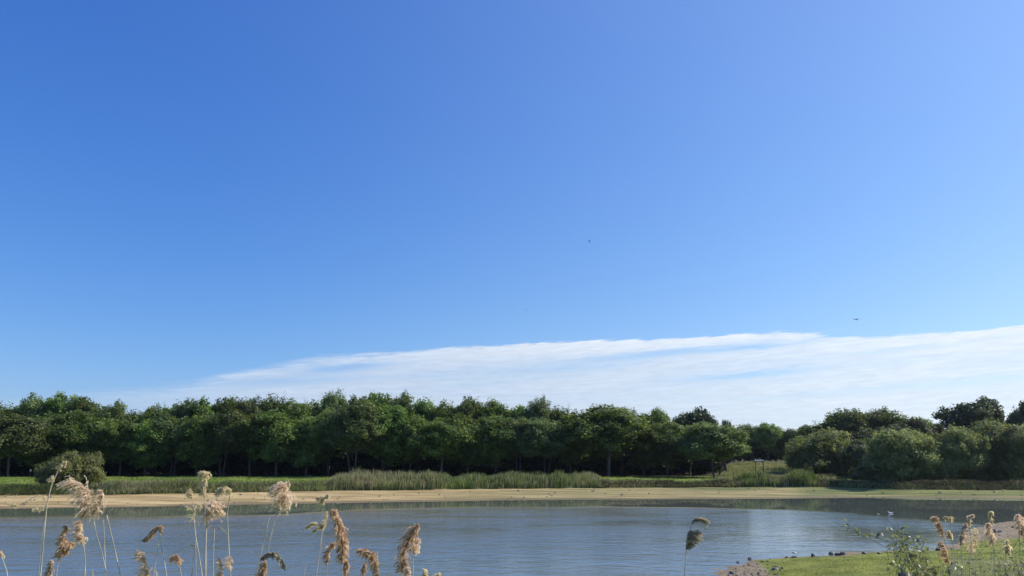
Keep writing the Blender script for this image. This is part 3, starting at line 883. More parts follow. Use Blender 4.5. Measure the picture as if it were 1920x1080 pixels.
def bank_strip(name, px0, px1, hprof, d0, d1, n, wdt, mats, fr, label, cat, seed, lean=0.14, straw=None):
    rng = np.random.default_rng(seed)
    px = rng.uniform(px0, px1, n)
    dd = rng.uniform(0, 1, n)
    xs = (px - 960) / F * 88
    ys = y_top(xs) + d0 + (d1 - d0) * dd
    xs = (px - 960) / F * ys
    ys = y_top(xs) + d0 + (d1 - d0) * dd
    zs = gzv(xs, ys) - 0.05
    cl = 0.66 + 0.62 * vnoise(xs * 0.7, ys * 0.7, seed) + 0.3 * (vnoise(xs * 3.1, ys * 3, seed + 1) - 0.5)
    hs = np.interp(px, [h[0] for h in hprof], [h[1] for h in hprof]) * cl * rng.uniform(0.7, 1.12, n)
    V, Fq = blades(rng, n, xs, ys, zs, hs, wdt, lean)
    pick = rng.uniform(0, 1, n) + 0.5 * (vnoise(xs * 0.35, ys * 0.35, seed + 2) - 0.5)
    mi = np.digitize(pick, fr)
    m3 = np.repeat(mi[:, None], 3, 1)
    if straw is not None:                      # dry tops on part of the reeds
        pr = np.interp(px, [q[0] for q in straw], [q[1] for q in straw])
        dry = rng.uniform(0, 1, n) < pr
        m3[dry, 2] = mats.index(M_REEDT); m3[dry & (rng.uniform(0, 1, n) < 0.5), 1] = mats.index(M_REEDT)
    o = mesh_obj(name, V, Fq, mats, matidx=m3.ravel())
    tag(o, label, cat, None, 'stuff')
    return o


bank_strip('reed_bed', 632, 1124, [(632, 0.8), (645, 1.6), (700, 1.85), (780, 1.7), (860, 1.2), (940, 1.35), (1000, 1.25), (1080, 1.6), (1110, 1.3), (1124, 0.7)], -0.2, 3.4, 15000, 0.035, [M_REEDG, M_REEDT, M_SCRUB_SHADE], [0.66, 0.92],
           'long bed of tall green reeds with straw-coloured tops on the far bank', 'reeds', 5, 0.07, straw=[(632, 0.6), (700, 0.75), (790, 0.6), (850, 0.08), (980, 0.12), (1060, 0.12), (1090, 0.45), (1124, 0.5)])
bank_strip('sedge', 180, 645, [(180, 0.6), (260, 1.0), (400, 0.85), (470, 0.6), (645, 0.65)], -0.3, 2.6, 13000, 0.03, [M_REEDG, M_REEDT, M_SCRUB_SHADE], [0.5, 0.68],
           'low grey-green sedge along the left part of the far bank', 'sedge', 6, 0.22, straw=[(180, 0.2), (230, 0.3), (270, 0.8), (310, 0.5), (360, 0.2), (645, 0.3)])
bank_strip('bank_grass', -140, 190, [(-140, 0.55), (190, 0.6)], -0.3, 2.2, 7000, 0.03, [M_REEDG, M_SCRUB_SHADE, M_SCRUB_SHADE], [0.35, 0.9],  # mostly scrub colour on grass blades, painting the shade there
           'grass fringe at the left end of the far bank, coloured dark as if shaded', 'grass', 7, 0.25)
bank_strip('bank_scrub', 1118, 1375, [(1118, 0.55), (1240, 0.42), (1375, 0.6)], -0.4, 1.0, 9000, 0.035, [M_SCRUB_SHADE, M_REEDG, M_REEDT], [0.78, 0.93],
           'dark brown-grey low scrub along the bank right of the reed bed', 'scrub', 8, 0.4)
bank_strip('reed_clump', 1366, 1516, [(1366, 0.7), (1385, 1.35), (1420, 1.15), (1450, 0.95), (1475, 1.7), (1500, 1.6), (1516, 0.7)], -0.3, 3.4, 8000, 0.038, [M_REEDG, M_SCRUB_SHADE, M_REEDT], [0.62, 0.86],
           'dense green reed clump below the meadow, left of the willows', 'reeds', 9, 0.10)
bank_strip('bank_scrub', 1510, 2100, [(1510, 0.7), (1560, 0.5), (2100, 0.7)], -0.3, 2.0, 10000, 0.035, [M_SCRUB_SHADE, M_REEDG, M_REEDT], [0.92, 0.99],  # nearly all dark scrub colour, standing in for the willows' shadow
           'ground scrub by the water, coloured dark as the shadow of the right willows', 'scrub', 10, 0.3)


def grass_patch(name, xs, ys, h0, h1, wdt, mats, fr, label, seed, lean=0.5):
    rng = np.random.default_rng(seed); n = len(xs)
    zs = gzv(xs, ys) - 0.01
    hs = rng.uniform(h0, h1, n) * (0.5 + vnoise(xs * 0.8, ys * 0.8, seed))
    V, Fq = blades(rng, n, xs, ys, zs, hs, wdt, lean, 2, 0.3)
    mi = np.digitize(rng.uniform(0, 1, n) + 0.5 * (vnoise(xs * 0.3, ys * 0.3, seed + 3) - 0.5), fr)
    o = mesh_obj(name, V, Fq, mats, matidx=np.repeat(mi, 2))
    return tag(o, label, 'grass', None, 'stuff')


M_LAWN = leaf_mat('lawn_blade', (0.105, 0.155, 0.026), (0.205, 0.250, 0.056), 0.35, 1.0, rnd=0.0)
M_SPITG = leaf_mat('spit_blade', (0.110, 0.135, 0.018), (0.220, 0.235, 0.040), 0.3, 1.0, rnd=0.0)
rng = np.random.default_rng(77)
n = 45000
ys = rng.uniform(82, 128, n); xs = rng.uniform(-0.72, 0.5, n) * ys
ok = ys > y_top(xs) + 1.0
grass_patch('lawn_grass', xs[ok], ys[ok], 0.06, 0.22, 0.05, [M_LAWN, M_REEDG], [0.8], 'short green grass between the bank and the wood', 78)
n = 26000
ys = rng.uniform(110, 180, n); xs = rng.uniform(0.255, 0.40, n) * ys
grass_patch('meadow_grass', xs, ys, 0.25, 0.6, 0.05, [M_REEDT, M_REEDG, M_LAWN], [0.45, 0.8], 'long dry pale meadow grass in the gap right of the wood', 79, 0.25)
n = 60000
ys = rng.uniform(26, 46, n); xs = rng.uniform(0.22, 0.70, n) * ys
dsp = spit_dist(xs, ys)
mudv = 0.6 * (1 - sst(ys + 3 * (vnoise(xs * 0.5, ys * 0.5, 99) - 0.5), 31.5, 37)) * sst(xs, 15, 21) + sst(ys, 41, 47) + (1 - sst(dsp, 0.4, 2.2)) * (0.25 + 0.75 * (1 - sst(xs, 9.8, 11.4)))
ok = (dsp > 0.35) & (rng.uniform(0, 1, n) > mudv) & (vnoise(xs * 1.1, ys * 1.1, 90) > 0.25)
grass_patch('spit_grass', xs[ok], ys[ok], 0.015, 0.06, 0.012, [M_SPITG, M_LAWN], [0.75], 'thin bright green growth covering the near spit', 80, 0.7)

# ------------------------------------------------------------------ rocks
def rock(px, py, wpx, hpx, label, mat=None, flat=1.0, name='rock', group='rocks along the edge of the near spit', seed=None):
    rng = np.random.default_rng(seed if seed is not None else int(px * 7 + py * 3))
    z = 0.03
    p = at_z(px, py + hpx * 0.5, z)
    zg = max(gz(p[0], p[1]), 0.0)
    p = at_z(px, py + hpx * 0.5, zg)
    s = p[1] / F
    w_, h_ = wpx * s, hpx * s
    import bmesh
    bm = bmesh.new()
    bmesh.ops.create_icosphere(bm, subdivisions=3, radius=1.0)
    V = np.array([v.co[:] for v in bm.verts]); 
    Fc = np.array([[v.index for v in f.verts] for f in bm.faces])
    bm.free()
    off = rng.uniform(0, 50, 3)
    # chop with random planes for a broken-stone look
    for k in range(9):
        d = unit(rng.normal(size=3)); lim = rng.uniform(0.55, 0.85)
        e = V @ d - lim
        V = V - np.maximum(e, 0)[:, None] * d
    V += 0.06 * np.stack([vnoise(V[:, 0] * 3 + off[0], V[:, 1] * 3 + V[:, 2] * 2, k) - 0.5 for k in range(3)], 1)
    V = V * np.array((w_ * 0.62, w_ * 0.5, h_ * 0.95 * flat))
    V[:, 2] += h_ * 0.2
    o = mesh_obj(name, V, Fc, mat or M_ROCK)
    o.location = (p[0], p[1], zg)
    o.rotation_euler = (0, 0, rng.uniform(-0.4, 0.4))
    return tag(o, label, 'rock', group)


rocks = [
 (1384, 1053.5, 5, 3, 'small dark rock in the water off the spit tip, left of a larger one'), (1406.5, 1047, 7, 4, 'dark rock alone in the water just beyond the tip of the spit'),
 (1444, 1048, 3, 2, 'tiny dark stone in the water between the lone rock and the spit edge'), (1475, 1045, 5, 3, 'small flat dark rock left of the biggest shore rock'),
 (1490, 1045, 13, 5, 'biggest dark rock on the spit shore, flat stone on top of it'), (1525, 1041, 6, 8, 'upright pointed grey rock on the shore of the spit'),
 (1532, 1045, 6, 2.5, 'small flat rock at the foot of the pointed rock'), (1559, 1037, 9, 5, 'left dark rock of the row of three on the shore'), (1571, 1038, 11, 5, 'long middle rock of the row of three on the shore'),
 (1580, 1037.5, 9, 6, 'round right rock of the row of three on the shore'), (1621, 1037, 9, 4, 'dark tilted rock near the first shrub twig tips'),
 (1648, 1037, 8, 3, 'low pale-backed rock on the shore under the twigs'), (1372, 1074, 9, 4, 'dark rock at the very tip of the spit, bottom of the photo'), (1366, 1078, 4, 3, 'small stone just off the tip at the bottom of the photo'),
 (1423, 1074, 7, 3, 'dark stone lying on the brown mud near the tip'), (1452, 1066.5, 9, 4, 'black rock with a white stone beside it on the green of the spit'),
 (1740, 1031, 5, 3, 'small rock on the shore behind the leafy shrub'), (1759, 1031, 10, 6, 'dark round rock on the shore right of the leafy shrub'), (1697, 1078, 22, 9, 'large flat dark rock at the bottom edge under the leafy shrub'),
 (1863, 996, 10, 6, 'dark rock on the brown mud at right, white stone next to it'), (1900, 988, 8, 3, 'flat dark stone on the brown mud near the right edge'), (1838, 1037, 5, 3, 'small dark stone where the green meets the mud at right'),
 (1430, 1052, 8, 2, 'flat dark sliver of rock on the water line of the spit'), (1670, 1036, 4, 2.5, 'tiny rock on the water line behind the shrub twigs'), (1785, 1030, 4, 2.5, 'tiny dark rock behind the drooping reed plumes'),
]
for r_ in rocks: rock(*r_)
for r_ in [(1456, 1065.5, 6, 3.2, 'white stone against the black rock on the green spit'), (1462, 1065, 3, 2, 'small pale pebble right of the white stone on the green'), (1876, 997, 8, 4, 'white elongated stone on the brown mud at right'), (1866, 993, 4, 3, 'white stone touching the dark rock on the mud at right'),  # first white stone paints the lit top of the black rock
           (1490, 1040.5, 8, 2, 'flat pale stone resting on the biggest shore rock')]:
    o = rock(*r_, mat=M_ROCKL)
    if 'resting' in r_[4]: o.location.z += 0.12
rngp = np.random.default_rng(5)
# pebbles and wrack: one loose scatter along the tip
P_, = [np.array([at_z(x, y, 0.06) for x, y in zip(rngp.uniform(1375, 1470, 70), rngp.uniform(1054, 1082, 70))])]
VV, FF, k = [], [], 0
ico = None
import bmesh
bm = bmesh.new(); bmesh.ops.create_icosphere(bm, subdivisions=1, radius=1.0)
IV = np.array([v.co[:] for v in bm.verts]); IF = np.array([[v.index for v in f.verts] for f in bm.faces]); bm.free()
beach_p = []
for _ in range(170):
    x_ = rngp.uniform(-58, 62); y0_ = float(y_shore(x_)); y1_ = float(y_top(x_)); u_ = rngp.uniform(0.02, 1) ** (0.6 if x_ > 0 else 1.6)
    beach_p.append((x_, y0_ + (y1_ - y0_) * u_, 0.3))
for side in range(3):
    pts = np.array(beach_p) if side == 2 else P_ if side == 0 else np.array([at_z(x, y, 0.2) for x, y in zip(rngp.uniform(1790, 1930, 160), rngp.uniform(985, 1080, 160))])
    for p in pts:
        g_ = gz(p[0], p[1])
        if g_ < 0.02: continue
        s = (rngp.uniform(0.05, 0.17) if side == 2 else rngp.uniform(0.02, 0.065)) * np.array((rngp.uniform(0.8, 1.8), rngp.uniform(0.8, 1.5), rngp.uniform(0.5, 0.8)))
        a = rngp.uniform(0, 3); c_, s_ = math.cos(a), math.sin(a)
        v = IV * s * (1 + 0.25 * rngp.normal(size=(len(IV), 1)))
        v = np.stack([v[:, 0] * c_ - v[:, 1] * s_, v[:, 0] * s_ + v[:, 1] * c_, v[:, 2]], 1) + (p[0], p[1], g_)
        VV.append(v); FF.append(IF + k); k += len(IV)
tag(mesh_obj('pebbles', np.concatenate(VV), np.concatenate(FF), solid_mat('pebble', (0.07, 0.06, 0.05), (0.28, 0.25, 0.2), 3, 0.9, 0)), 'small stones and debris scattered over the spit mud and the far beach', 'pebbles', None, 'stuff')

# ------------------------------------------------------------------ near reeds
def plume_geo(rng, line, L, droop, m_px, dens=1.0, fat=1.0, spread=0.5, cut=1.0):
    """line: rachis points base->tip; L: branch length (m); droop: direction the branches hang to"""
    n_r = len(line)
    length = np.linalg.norm(np.diff(line, axis=0), axis=1).sum()
    nb = int((14 + length / m_px * 0.8) * dens * 0.8)
    t = rng.uniform(0.02, 0.98, nb)
    ii = t * (n_r - 1); i0 = ii.astype(int); fr_ = (ii - i0)[:, None]
    P0 = line[i0] * (1 - fr_) + line[np.minimum(i0 + 1, n_r - 1)] * fr_
    T = unit(line[np.minimum(i0 + 1, n_r - 1)] - line[i0] + 1e-6)
    prof = (0.35 + 0.65 * np.sin(np.pi * np.clip(t * 0.85 + 0.12, 0, 1)) ) * rng.uniform(0.45, 1.18, nb)
    Lb = L * prof
    rnd = rng.normal(size=(nb, 3)) * spread
    d0 = unit(T * 0.8 + rnd)
    d1 = unit(droop[None, :] * 1.0 + rnd * 0.55 + T * 0.15)
    nseg = 7
    Ps, As, Bs = [], [], []
    specs = []
    pos = P0.copy()
    for k in range(nseg):
        u = (k + 0.5) / nseg
        d = unit(d0 * (1 - u) + d1 * u * 1.3)
        step = (Lb / nseg)[:, None]
        for q in range(3 if u > 0.15 else 2):
            tw = unit(d + rng.normal(size=(nb, 3)) * 0.30)
            side = unit(np.cross(tw, rng.normal(size=(nb, 3))))
            ln = (0.0100 * fat * rng.uniform(0.6, 1.35, (nb, 1)))
            Ps.append(pos + d * step * rng.uniform(0, 1, (nb, 1)) + rng.normal(size=(nb, 3)) * 0.0028 * fat)
            As.append(tw * ln); Bs.append(side * ln * 0.20)
        pos = pos + d * step
    P = np.concatenate(Ps); A = np.concatenate(As); B = np.concatenate(Bs)
    TT = np.clip(np.tile(rng.beta(1.1, 0.9, nb), len(P) // nb) + rng.normal(size=len(P)) * 0.12, 0, 1)  # per-strand tone, painting lit cream strands against brown shadowed ones
    if cut < 1:
        okk = rng.uniform(0, 1, len(P)) < cut; P, A, B, TT = P[okk], A[okk], B[okk], TT[okk]
    V, q = quads(P, A, B)
    return V, q, np.repeat(TT, 4)


def reed(stem, rachis, d, L_px, droop_px, label, mat=None, dens=1.0, spread=0.5, fat=1.0, cut=1.0, r_mm=3.2, extra=None, leaf=None, group='dry reeds on the near bank at left'):
    rng = np.random.default_rng(int(abs(stem[0][0]) * 13 + len(label) * 7))
    m_px = d / F
    S = [at_y(x, y, d) for x, y in stem]
    b0 = S[0]
    # carry the stem on down to the bank
    dirn = (S[0] - S[1]) / max(abs(S[0][2] - S[1][2]), 1e-3)
    g0 = gz(b0[0], d)
    drop = b0[2] - g0
    foot = np.array((b0[0] + dirn[0] * drop * 0.45, d, 0)); foot[2] = gz(foot[0], d) - 0.03
    mid = b0 * 0.5 + foot * 0.5 + np.array((dirn[0] * drop * 0.06, 0, 0))
    root = empty('reed', (foot[0], foot[1], foot[2]), label, 'reed', group)
    off = np.array(root.location)
    pts = [foot, mid] + S
    if rachis and tuple(rachis[0]) != tuple(stem[-1]): pts = pts + [at_y(x, y, d) for x, y in rachis[:1]]
    # depth wobble so that the stalks are not coplanar
    ln = smooth_line(pts, 22)
    rad = np.linspace(r_mm * 1.15, r_mm * 0.72, 22) / 1000
    specs = [(ln, rad)]
    # leaf-sheath nodes
    V, q = tubes(specs, 6)
    mesh_obj('stem', V - off, q, M_STEM, root, smooth=True)
    if rachis:
        RR = [rachis] + (extra or [])
        VV, FF, TT, k = [], [], [], 0
        for rc in RR:
            pp = np.array([at_y(x, y, d) for x, y in rc])
            pp[:, 1] += np.cumsum(rng.normal(size=len(pp)) * 0.006)
            pp[0, 1] = d
            line = smooth_line(pp, 16)
            dv = np.array((droop_px[0], 0.0, -droop_px[1])); dv = dv / np.linalg.norm(dv)
            V, q, tt = plume_geo(rng, line, L_px * m_px, dv, m_px, dens, fat, spread, cut)
            VV.append(V); FF.append(q + k); TT.append(tt); k += len(V)
            V, q = tubes([(line, np.linspace(1.6, 0.7, 16) / 1000)], 4)
            VV.append(V); FF.append(q + k); TT.append(np.full(len(V), 0.4)); k += len(V)
        mesh_obj('plume', np.concatenate(VV) - off, np.concatenate(FF), mat or M_PLUME, root, attrs={'tint': np.concatenate(TT)})
    if leaf:
        for lf in leaf:
            pp = smooth_line([at_y(x, y, d) for x, y in lf[:-1]], 10)
            wl = lf[-1] * m_px * np.sin(np.linspace(0.15, math.pi, 10)) ** 0.8 * 0.5
            tn = unit(np.gradient(pp, axis=0)); sd_ = unit(np.cross(tn, np.array((0.25, 1.0, 0.15))))
            up = unit(np.cross(sd_, tn))
            V = np.concatenate([pp - sd_ * wl[:, None] + up * wl[:, None] * 0.5, pp, pp + sd_ * wl[:, None] + up * wl[:, None] * 0.5])
            f = np.array([[i + a * 10, i + 1 + a * 10, i + 1 + (a + 1) * 10, i + (a + 1) * 10] for a in (0, 1) for i in range(9)])
            mesh_obj('leaf', V - off, f, M_REEDT if lf[-1] > 0 else M_REEDG, root, smooth=True)
    return root


def build_reeds():
    # ---- left group
    reed([(75, 1090), (83, 1000), (91, 930), (100, 900), (110, 880)], [(110, 880), (116, 871), (122, 866)], 5.2, 12, (-0.4, 1), 'tallest thin reed at far left, tiny pale tip above the beach', M_PLUMEP, 0.8, 0.3, r_mm=5.0,
         extra=[[(98, 903), (100, 898), (101, 893)]])
    reed([(72, 1090), (80, 1000), (87, 950)], [(87, 938), (82, 932), (68, 930), (50, 939), (38, 947), (24, 946), (9, 941)], 5.3, 8, (0.5, 1), 'sparse pale panicle trailing flat to the left over the beach', M_PLUMEP, 0.45, 0.4, cut=0.55, r_mm=1.6,
         extra=[[(87, 950), (82, 952), (72, 955), (60, 955)]])
    reed([(161, 1090), (158, 1030), (154, 978)], [(154, 975), (162, 950), (163, 925), (152, 909), (136, 904), (119, 910)], 5.0, 30, (-0.75, 1), 'big fluffy plume arching left over the beach, tallest of the left pair', M_PLUME, 2.0, 0.5, fat=1.1)
    reed([(203, 1090), (189, 1028), (175, 974)], [(175, 970), (184, 952), (189, 936), (186, 921)], 5.0, 22, (-0.75, 0.8), 'upright fluffy plume right beside the big arching one', M_PLUME, 1.7, 0.5)
    reed([(158.5, 1090), (157.5, 1024)], [(157, 1022), (155, 1008), (152, 992), (153, 978)], 4.9, 19, (-0.9, 0.8), 'fluffy plume hanging under the big arching one', M_PLUME, 1.8, 0.5)
    reed([(106, 1095), (109, 1050)], [(110, 1047), (117, 1030), (119, 1012), (121, 996), (126, 984)], 5.0, 15, (-0.4, 0.9), 'S-shaped plume low on the left with a dark brown foot', M_PLUMED, 1.8, 0.45, extra=[[(112, 1040), (125, 1028), (136, 1018)]])
    reed([(88, 1120), (92, 1098)], [(91, 1096), (95, 1072), (99, 1052)], 4.9, 13, (-0.3, 0.9), 'tan plume rising from the bottom edge near the left corner', M_PLUME, 1.6, 0.5)
    reed([(228, 1090), (215, 1030), (200, 966)], None, 5.0, 10, (0, 1), 'bare leaning stalk with no plume, right of the left pair', r_mm=4.2)
    reed([(199, 1090), (197, 1045), (194, 975)], None, 5.3, 10, (0, 1), 'bare upright stalk between the upright plume and the leaning stalk', r_mm=3.2)
    reed([(174, 1100), (173.5, 1068)], None, 4.9, 10, (0, 1), 'short bare stub of a stalk at the bottom under the left pair', r_mm=4)
    reed([(16, 1095), (10, 1060), (3, 1044)], [(3, 1044), (1, 1036), (-6, 1028)], 4.7, 12, (-0.4, 0.6), 'reed at the left border with its small plume half out of the photo', M_PLUME, 1.2, 0.6)
    reed([(314, 1090), (306, 1040), (299, 1005)], [(300, 1000), (302, 988), (294, 990), (284, 1001), (270, 1013)], 5.0, 12, (-0.6, 1), 'tattered plume bent left like a flag, left of the tall centre cluster', M_PLUMED, 1.8, 0.35)
    reed([(283, 1125), (281, 1100)], [(281, 1098), (277, 1072), (270, 1052), (262, 1037)], 4.9, 24, (-0.7, 0.35), 'bushy tan plume at the bottom left of the flag-like one', M_PLUME, 2.0, 0.7, cut=0.9)
    reed([(286, 1090), (294, 1040), (302, 988)], None, 5.05, 10, (0, 1), 'bare thin stalk crossing behind the flag-like plume', r_mm=3.0)
    reed([(341, 1095), (339, 1070), (337, 1060)], [(337, 1060), (335, 1047), (328, 1042), (319, 1052)], 5.1, 12, (-0.5, 1), 'small nodding plume low between two clusters', M_PLUMED, 1.3, 0.35)
    reed([(387, 1090), (386, 1010), (384, 942), (381, 915)], [(380, 906), (385, 896), (387, 888), (380, 886), (372, 895)], 5.2, 13, (-0.6, 1), 'highest reed of the centre-left cluster, curled small head', M_PLUMEP, 1.7, 0.3, r_mm=3.0,
         extra=[[(383, 932), (382, 920), (380, 908)]])
    reed([(385, 1090), (385, 1040), (387, 980)], [(387, 978), (388, 960), (391, 947), (400, 946), (409, 958)], 5.0, 36, (0.75, 1), 'big fluffy tan plume in the middle of the centre-left cluster', M_PLUME, 2.0, 0.6, fat=1.1, r_mm=5.0)
    reed([(380, 1090), (373, 1040), (364, 982)], [(364, 980), (362, 968), (364, 956), (374, 949)], 5.1, 24, (-1, 0.5), 'pale wispy panicle left of the big tan plume', M_PLUMEP, 0.9, 0.5, cut=0.7, r_mm=4.4)
    reed([(366, 1000), (364, 960), (361, 938)], [(360, 936), (360, 926), (357, 918)], 5.3, 13, (-0.6, 1), 'little pale tuft on thin stalk at the upper left of the cluster', M_PLUMEP, 0.9, 0.3, r_mm=2)
    reed([(358, 1095), (363, 1050), (367, 1020)], None, 4.9, 10, (0, 1), 'bare short stalk at the left foot of the cluster', r_mm=3.6, leaf=[((366, 1026), (360, 1024), (354, 1023), 4)])
    reed([(433, 1090), (428, 1006), (427, 954), (431, 930)], [(431, 930), (433, 921), (428, 915), (416, 917), (406, 926)], 5.1, 15, (-0.35, 1), 'slender reed with one flat plume swept left, right side of the cluster', M_PLUMEP, 1.5, 0.35, r_mm=3.6)
    reed([(399, 1090), (400, 1040), (402, 990)], None, 5.0, 10, (0, 1), 'bare stalk under the tail of the big tan plume', r_mm=3.8, leaf=[((411, 985), (420, 995), (428, 1004), 2.5)])
    reed([(419, 1125), (419, 1100)], [(419, 1098), (417, 1074), (412, 1048)], 4.9, 15, (-0.5, 0.3), 'sparse tan plume standing at the bottom under the slender reed', M_PLUME, 1.1, 0.5, cut=0.8, extra=[[(427, 1066), (430, 1058), (432, 1048)]])
    reed([(488, 1095), (501, 1036), (515, 975), (521, 952)], [(522, 950), (530, 937), (536, 922), (529, 911), (518, 915)], 5.0, 36, (-0.62, 1), 'large round grey-brown plume alone against the beach', M_PLUME, 3.0, 0.42, fat=1.05)
    reed([(478, 1095), (487, 1048), (506, 966)], None, 5.15, 10, (0, 1), 'bare stalk leaning beside the large round plume', r_mm=3.2)
    reed([(484, 1120), (484, 1070), (487, 1054)], [(488, 1050), (500, 1040), (515, 1037), (525, 1048), (532, 1066)], 4.9, 13, (0.1, 1), 'dark flattened plume bent over to the right like a hook', M_PLUMEK, 1.5, 0.22)
    reed([(488, 1120), (490, 1098)], [(490, 1096), (493, 1072), (498, 1054)], 4.85, 13, (-0.4, 0.8), 'thick tan plume at the bottom under the hooked one', M_PLUMED, 1.9, 0.4)
    reed([(569, 1095), (570, 1070), (574, 1058)], None, 5.2, 8, (0, 1), 'very short thin sprig at the bottom between two groups', r_mm=2)
    reed([(592, 1090), (598, 1040), (604, 998)], [(604, 996), (607, 985), (612, 975), (614, 961)], 5.1, 9, (-0.6, 0.5), 'reed with a cream broken head and pale scraps on its left', M_PLUMEP, 0.9, 0.3, extra=[[(605, 990), (597, 990), (588, 996)], [(604, 985), (590, 982), (574, 989)]], cut=0.8)
    reed([(601, 1060), (604, 1000), (606, 950)], [(607, 946), (604, 938), (598, 935), (612, 932), (617, 928)], 5.4, 9, (-0.5, 1), 'cream scrap of plume floating highest before the beach, on a hair-thin stalk', M_PLUMEP, 1.3, 0.3, r_mm=0.9)
    reed([(642, 1110), (641, 1080), (641, 1062)], [(641, 1058), (641, 1034), (640, 1008), (635, 982), (629, 964), (623, 956)], 5.0, 19, (0.12, 1), 'tall upright brown plume like a feather, left of centre', M_PLUMED, 3.4, 0.36)
    reed([(611, 1095), (613, 1062)], [(613, 1058), (614, 1043), (619, 1030), (628, 1017)], 5.05, 12, (-0.5, 0.8), 'thin tan plume leaning against the feather-like one', M_PLUMED, 1.3, 0.35)
    reed([(651, 1125), (650, 1100)], [(650, 1098), (650, 1074), (649, 1053)], 4.9, 10, (0.1, 0.9), 'pointed plume tip at the bottom right of the feather-like plume', M_PLUMED, 1.6, 0.35)
    reed([(708, 1110), (708, 1088)], [(708, 1082), (705, 1062), (698, 1042), (686, 1032), (673, 1033)], 5.0, 18, (-0.25, 1), 'brown plume bowing left, between the feather-like one and the last cluster', M_PLUMED, 2.4, 0.35)
    reed([(679, 1120), (680, 1098)], [(680, 1096), (682, 1076), (685, 1056)], 5.1, 8, (-0.2, 0.8), 'faint reddish plume at the bottom below the bowing one', M_PLUMED, 1.2, 0.3)
    reed([(722, 1095), (724, 1082), (730, 1070)], None, 5.1, 8, (0, 1), 'short curved bare sprig at the bottom before the last cluster', r_mm=2)
    reed([(753, 1110), (754, 1088)], [(754, 1076), (757, 1052), (762, 1026), (768, 1006), (778, 991), (785, 983)], 5.0, 24, (-0.5, 1), 'large brown plume of the rightmost cluster with a dark pointed tip', M_PLUMED, 2.8, 0.42)
    reed([(774, 1095), (774.5, 1060), (775, 1040)], [(775, 1038), (779, 1025), (782, 1014), (776, 1009)], 5.1, 18, (-0.4, 1), 'smaller tan plume at the right side of the rightmost cluster', M_PLUME, 1.7, 0.4)
    reed([(766, 1125), (766, 1100)], [(766, 1098), (765, 1080), (762, 1064)], 4.9, 11, (0.1, 0.9), 'plume tip at the bottom edge under the rightmost cluster', M_PLUME, 1.6, 0.4)
    reed([(800, 1130), (800, 1105)], [(800, 1100), (799, 1084), (795, 1070)], 4.9, 10, (0.2, 0.7), 'plume tip just showing at the bottom edge right of the last cluster', M_PLUMEP, 1.6, 0.4, extra=[[(806, 1100), (812, 1084), (824, 1078)]])
    # ---- the lone reed right of centre
    reed([(1283.5, 1095), (1286.5, 1035), (1290, 1004), (1296, 985)], [(1297, 983), (1302, 977), (1310, 974), (1322, 976)], 5.0, 20, (1, 0.75), 'lone reed over open water, dark plume blown to the right', M_PLUMEK, 1.5, 0.22, r_mm=3.4,
         extra=[[(1287, 1031), (1289, 1015), (1292, 998)], [(1288, 1028), (1290, 1010), (1293, 996)], [(1288, 1026), (1300, 1010), (1303, 998)]], group='single reeds')
    # ---- right group
    G = 'drooping reeds at the right corner'
    reed([(1795, 1110), (1790, 1085), (1782, 1062)], [(1782, 1060), (1776, 1046), (1771, 1030), (1766, 1018)], 6.2, 15, (-0.9, 0.4), 'purplish plume leaning left just right of the leafy shrub', M_PLUMED, 2.0, 0.35, group=G)
    reed([(1784, 1110), (1776, 1050), (1771, 1014)], [(1771, 1010), (1768, 996), (1763, 982), (1756, 971), (1750, 975)], 6.3, 13, (-0.7, 0.8), 'reed with a hooked pale tip standing over the leafy shrub', M_PLUMED, 1.8, 0.3, group=G)
    reed([(1796, 1110), (1788, 1030), (1783, 1000), (1782.5, 980)], [(1782, 979), (1780, 972), (1773, 970)], 6.3, 8, (0.2, 1), 'thin reed with a small curled tip, second from the shrub', M_PLUMEP, 1.3, 0.25, group=G, extra=[[(1784, 1011), (1783, 1004), (1782.5, 998)]])
    reed([(1826, 1110), (1823, 1050), (1820, 1010), (1817, 988)], [(1817, 986), (1815, 976), (1814, 969), (1820, 966)], 6.6, 8, (0.2, 1), 'narrow straw reed with knobbed tip before the dark reflection', M_PLUME, 1.6, 0.2, group=G)
    reed([(1806, 1110), (1804, 1060), (1802, 1030)], [(1802, 1028), (1803, 1010), (1806, 994), (1812, 982)], 6.5, 12, (0.6, 0.9), 'faded reed with dark stalk, left of a tangle of straw', M_PLUME, 1.4, 0.35, group=G)
    reed([(1830, 1110), (1829, 1070), (1828, 1045)], [(1828, 1042), (1828, 1022), (1829, 1004), (1831, 988)], 6.7, 16, (-0.7, 0.8), 'straw-coloured tangled plume in the middle of the right group', M_PLUMEP, 1.2, 0.5, cut=0.7, group=G)
    reed([(1818, 1110), (1818, 1065), (1820, 1040)], [(1820, 1036), (1818, 1018), (1814, 1002)], 6.8, 14, (0.7, 0.9), 'thin feathery plume inside the tangle of the right group', M_PLUME, 1.0, 0.45, cut=0.7, group=G)
    reed([(1866, 1110), (1864, 1060), (1862, 1028)], [(1862, 1022), (1858, 1008), (1853, 994), (1850, 981)], 6.3, 16, (0.05, 1), 'broad reddish tan plume with pointed foot, right group', M_PLUME, 2.2, 0.4, group=G)
    reed([(1871, 1110), (1864, 1040), (1859, 985)], [(1859, 983), (1857, 972), (1855, 962), (1860, 960)], 6.6, 8, (0.3, 0.9), 'pale slim reed head highest in the right group', M_PLUMEP, 1.8, 0.2, group=G)
    reed([(1886, 1110), (1885, 1060), (1886, 1042)], [(1886, 1038), (1888, 1025), (1886, 1012)], 6.0, 12, (-0.3, 1), 'greenish plume low in the right group near the mud', M_PLUMEP, 1.5, 0.4, group=G)
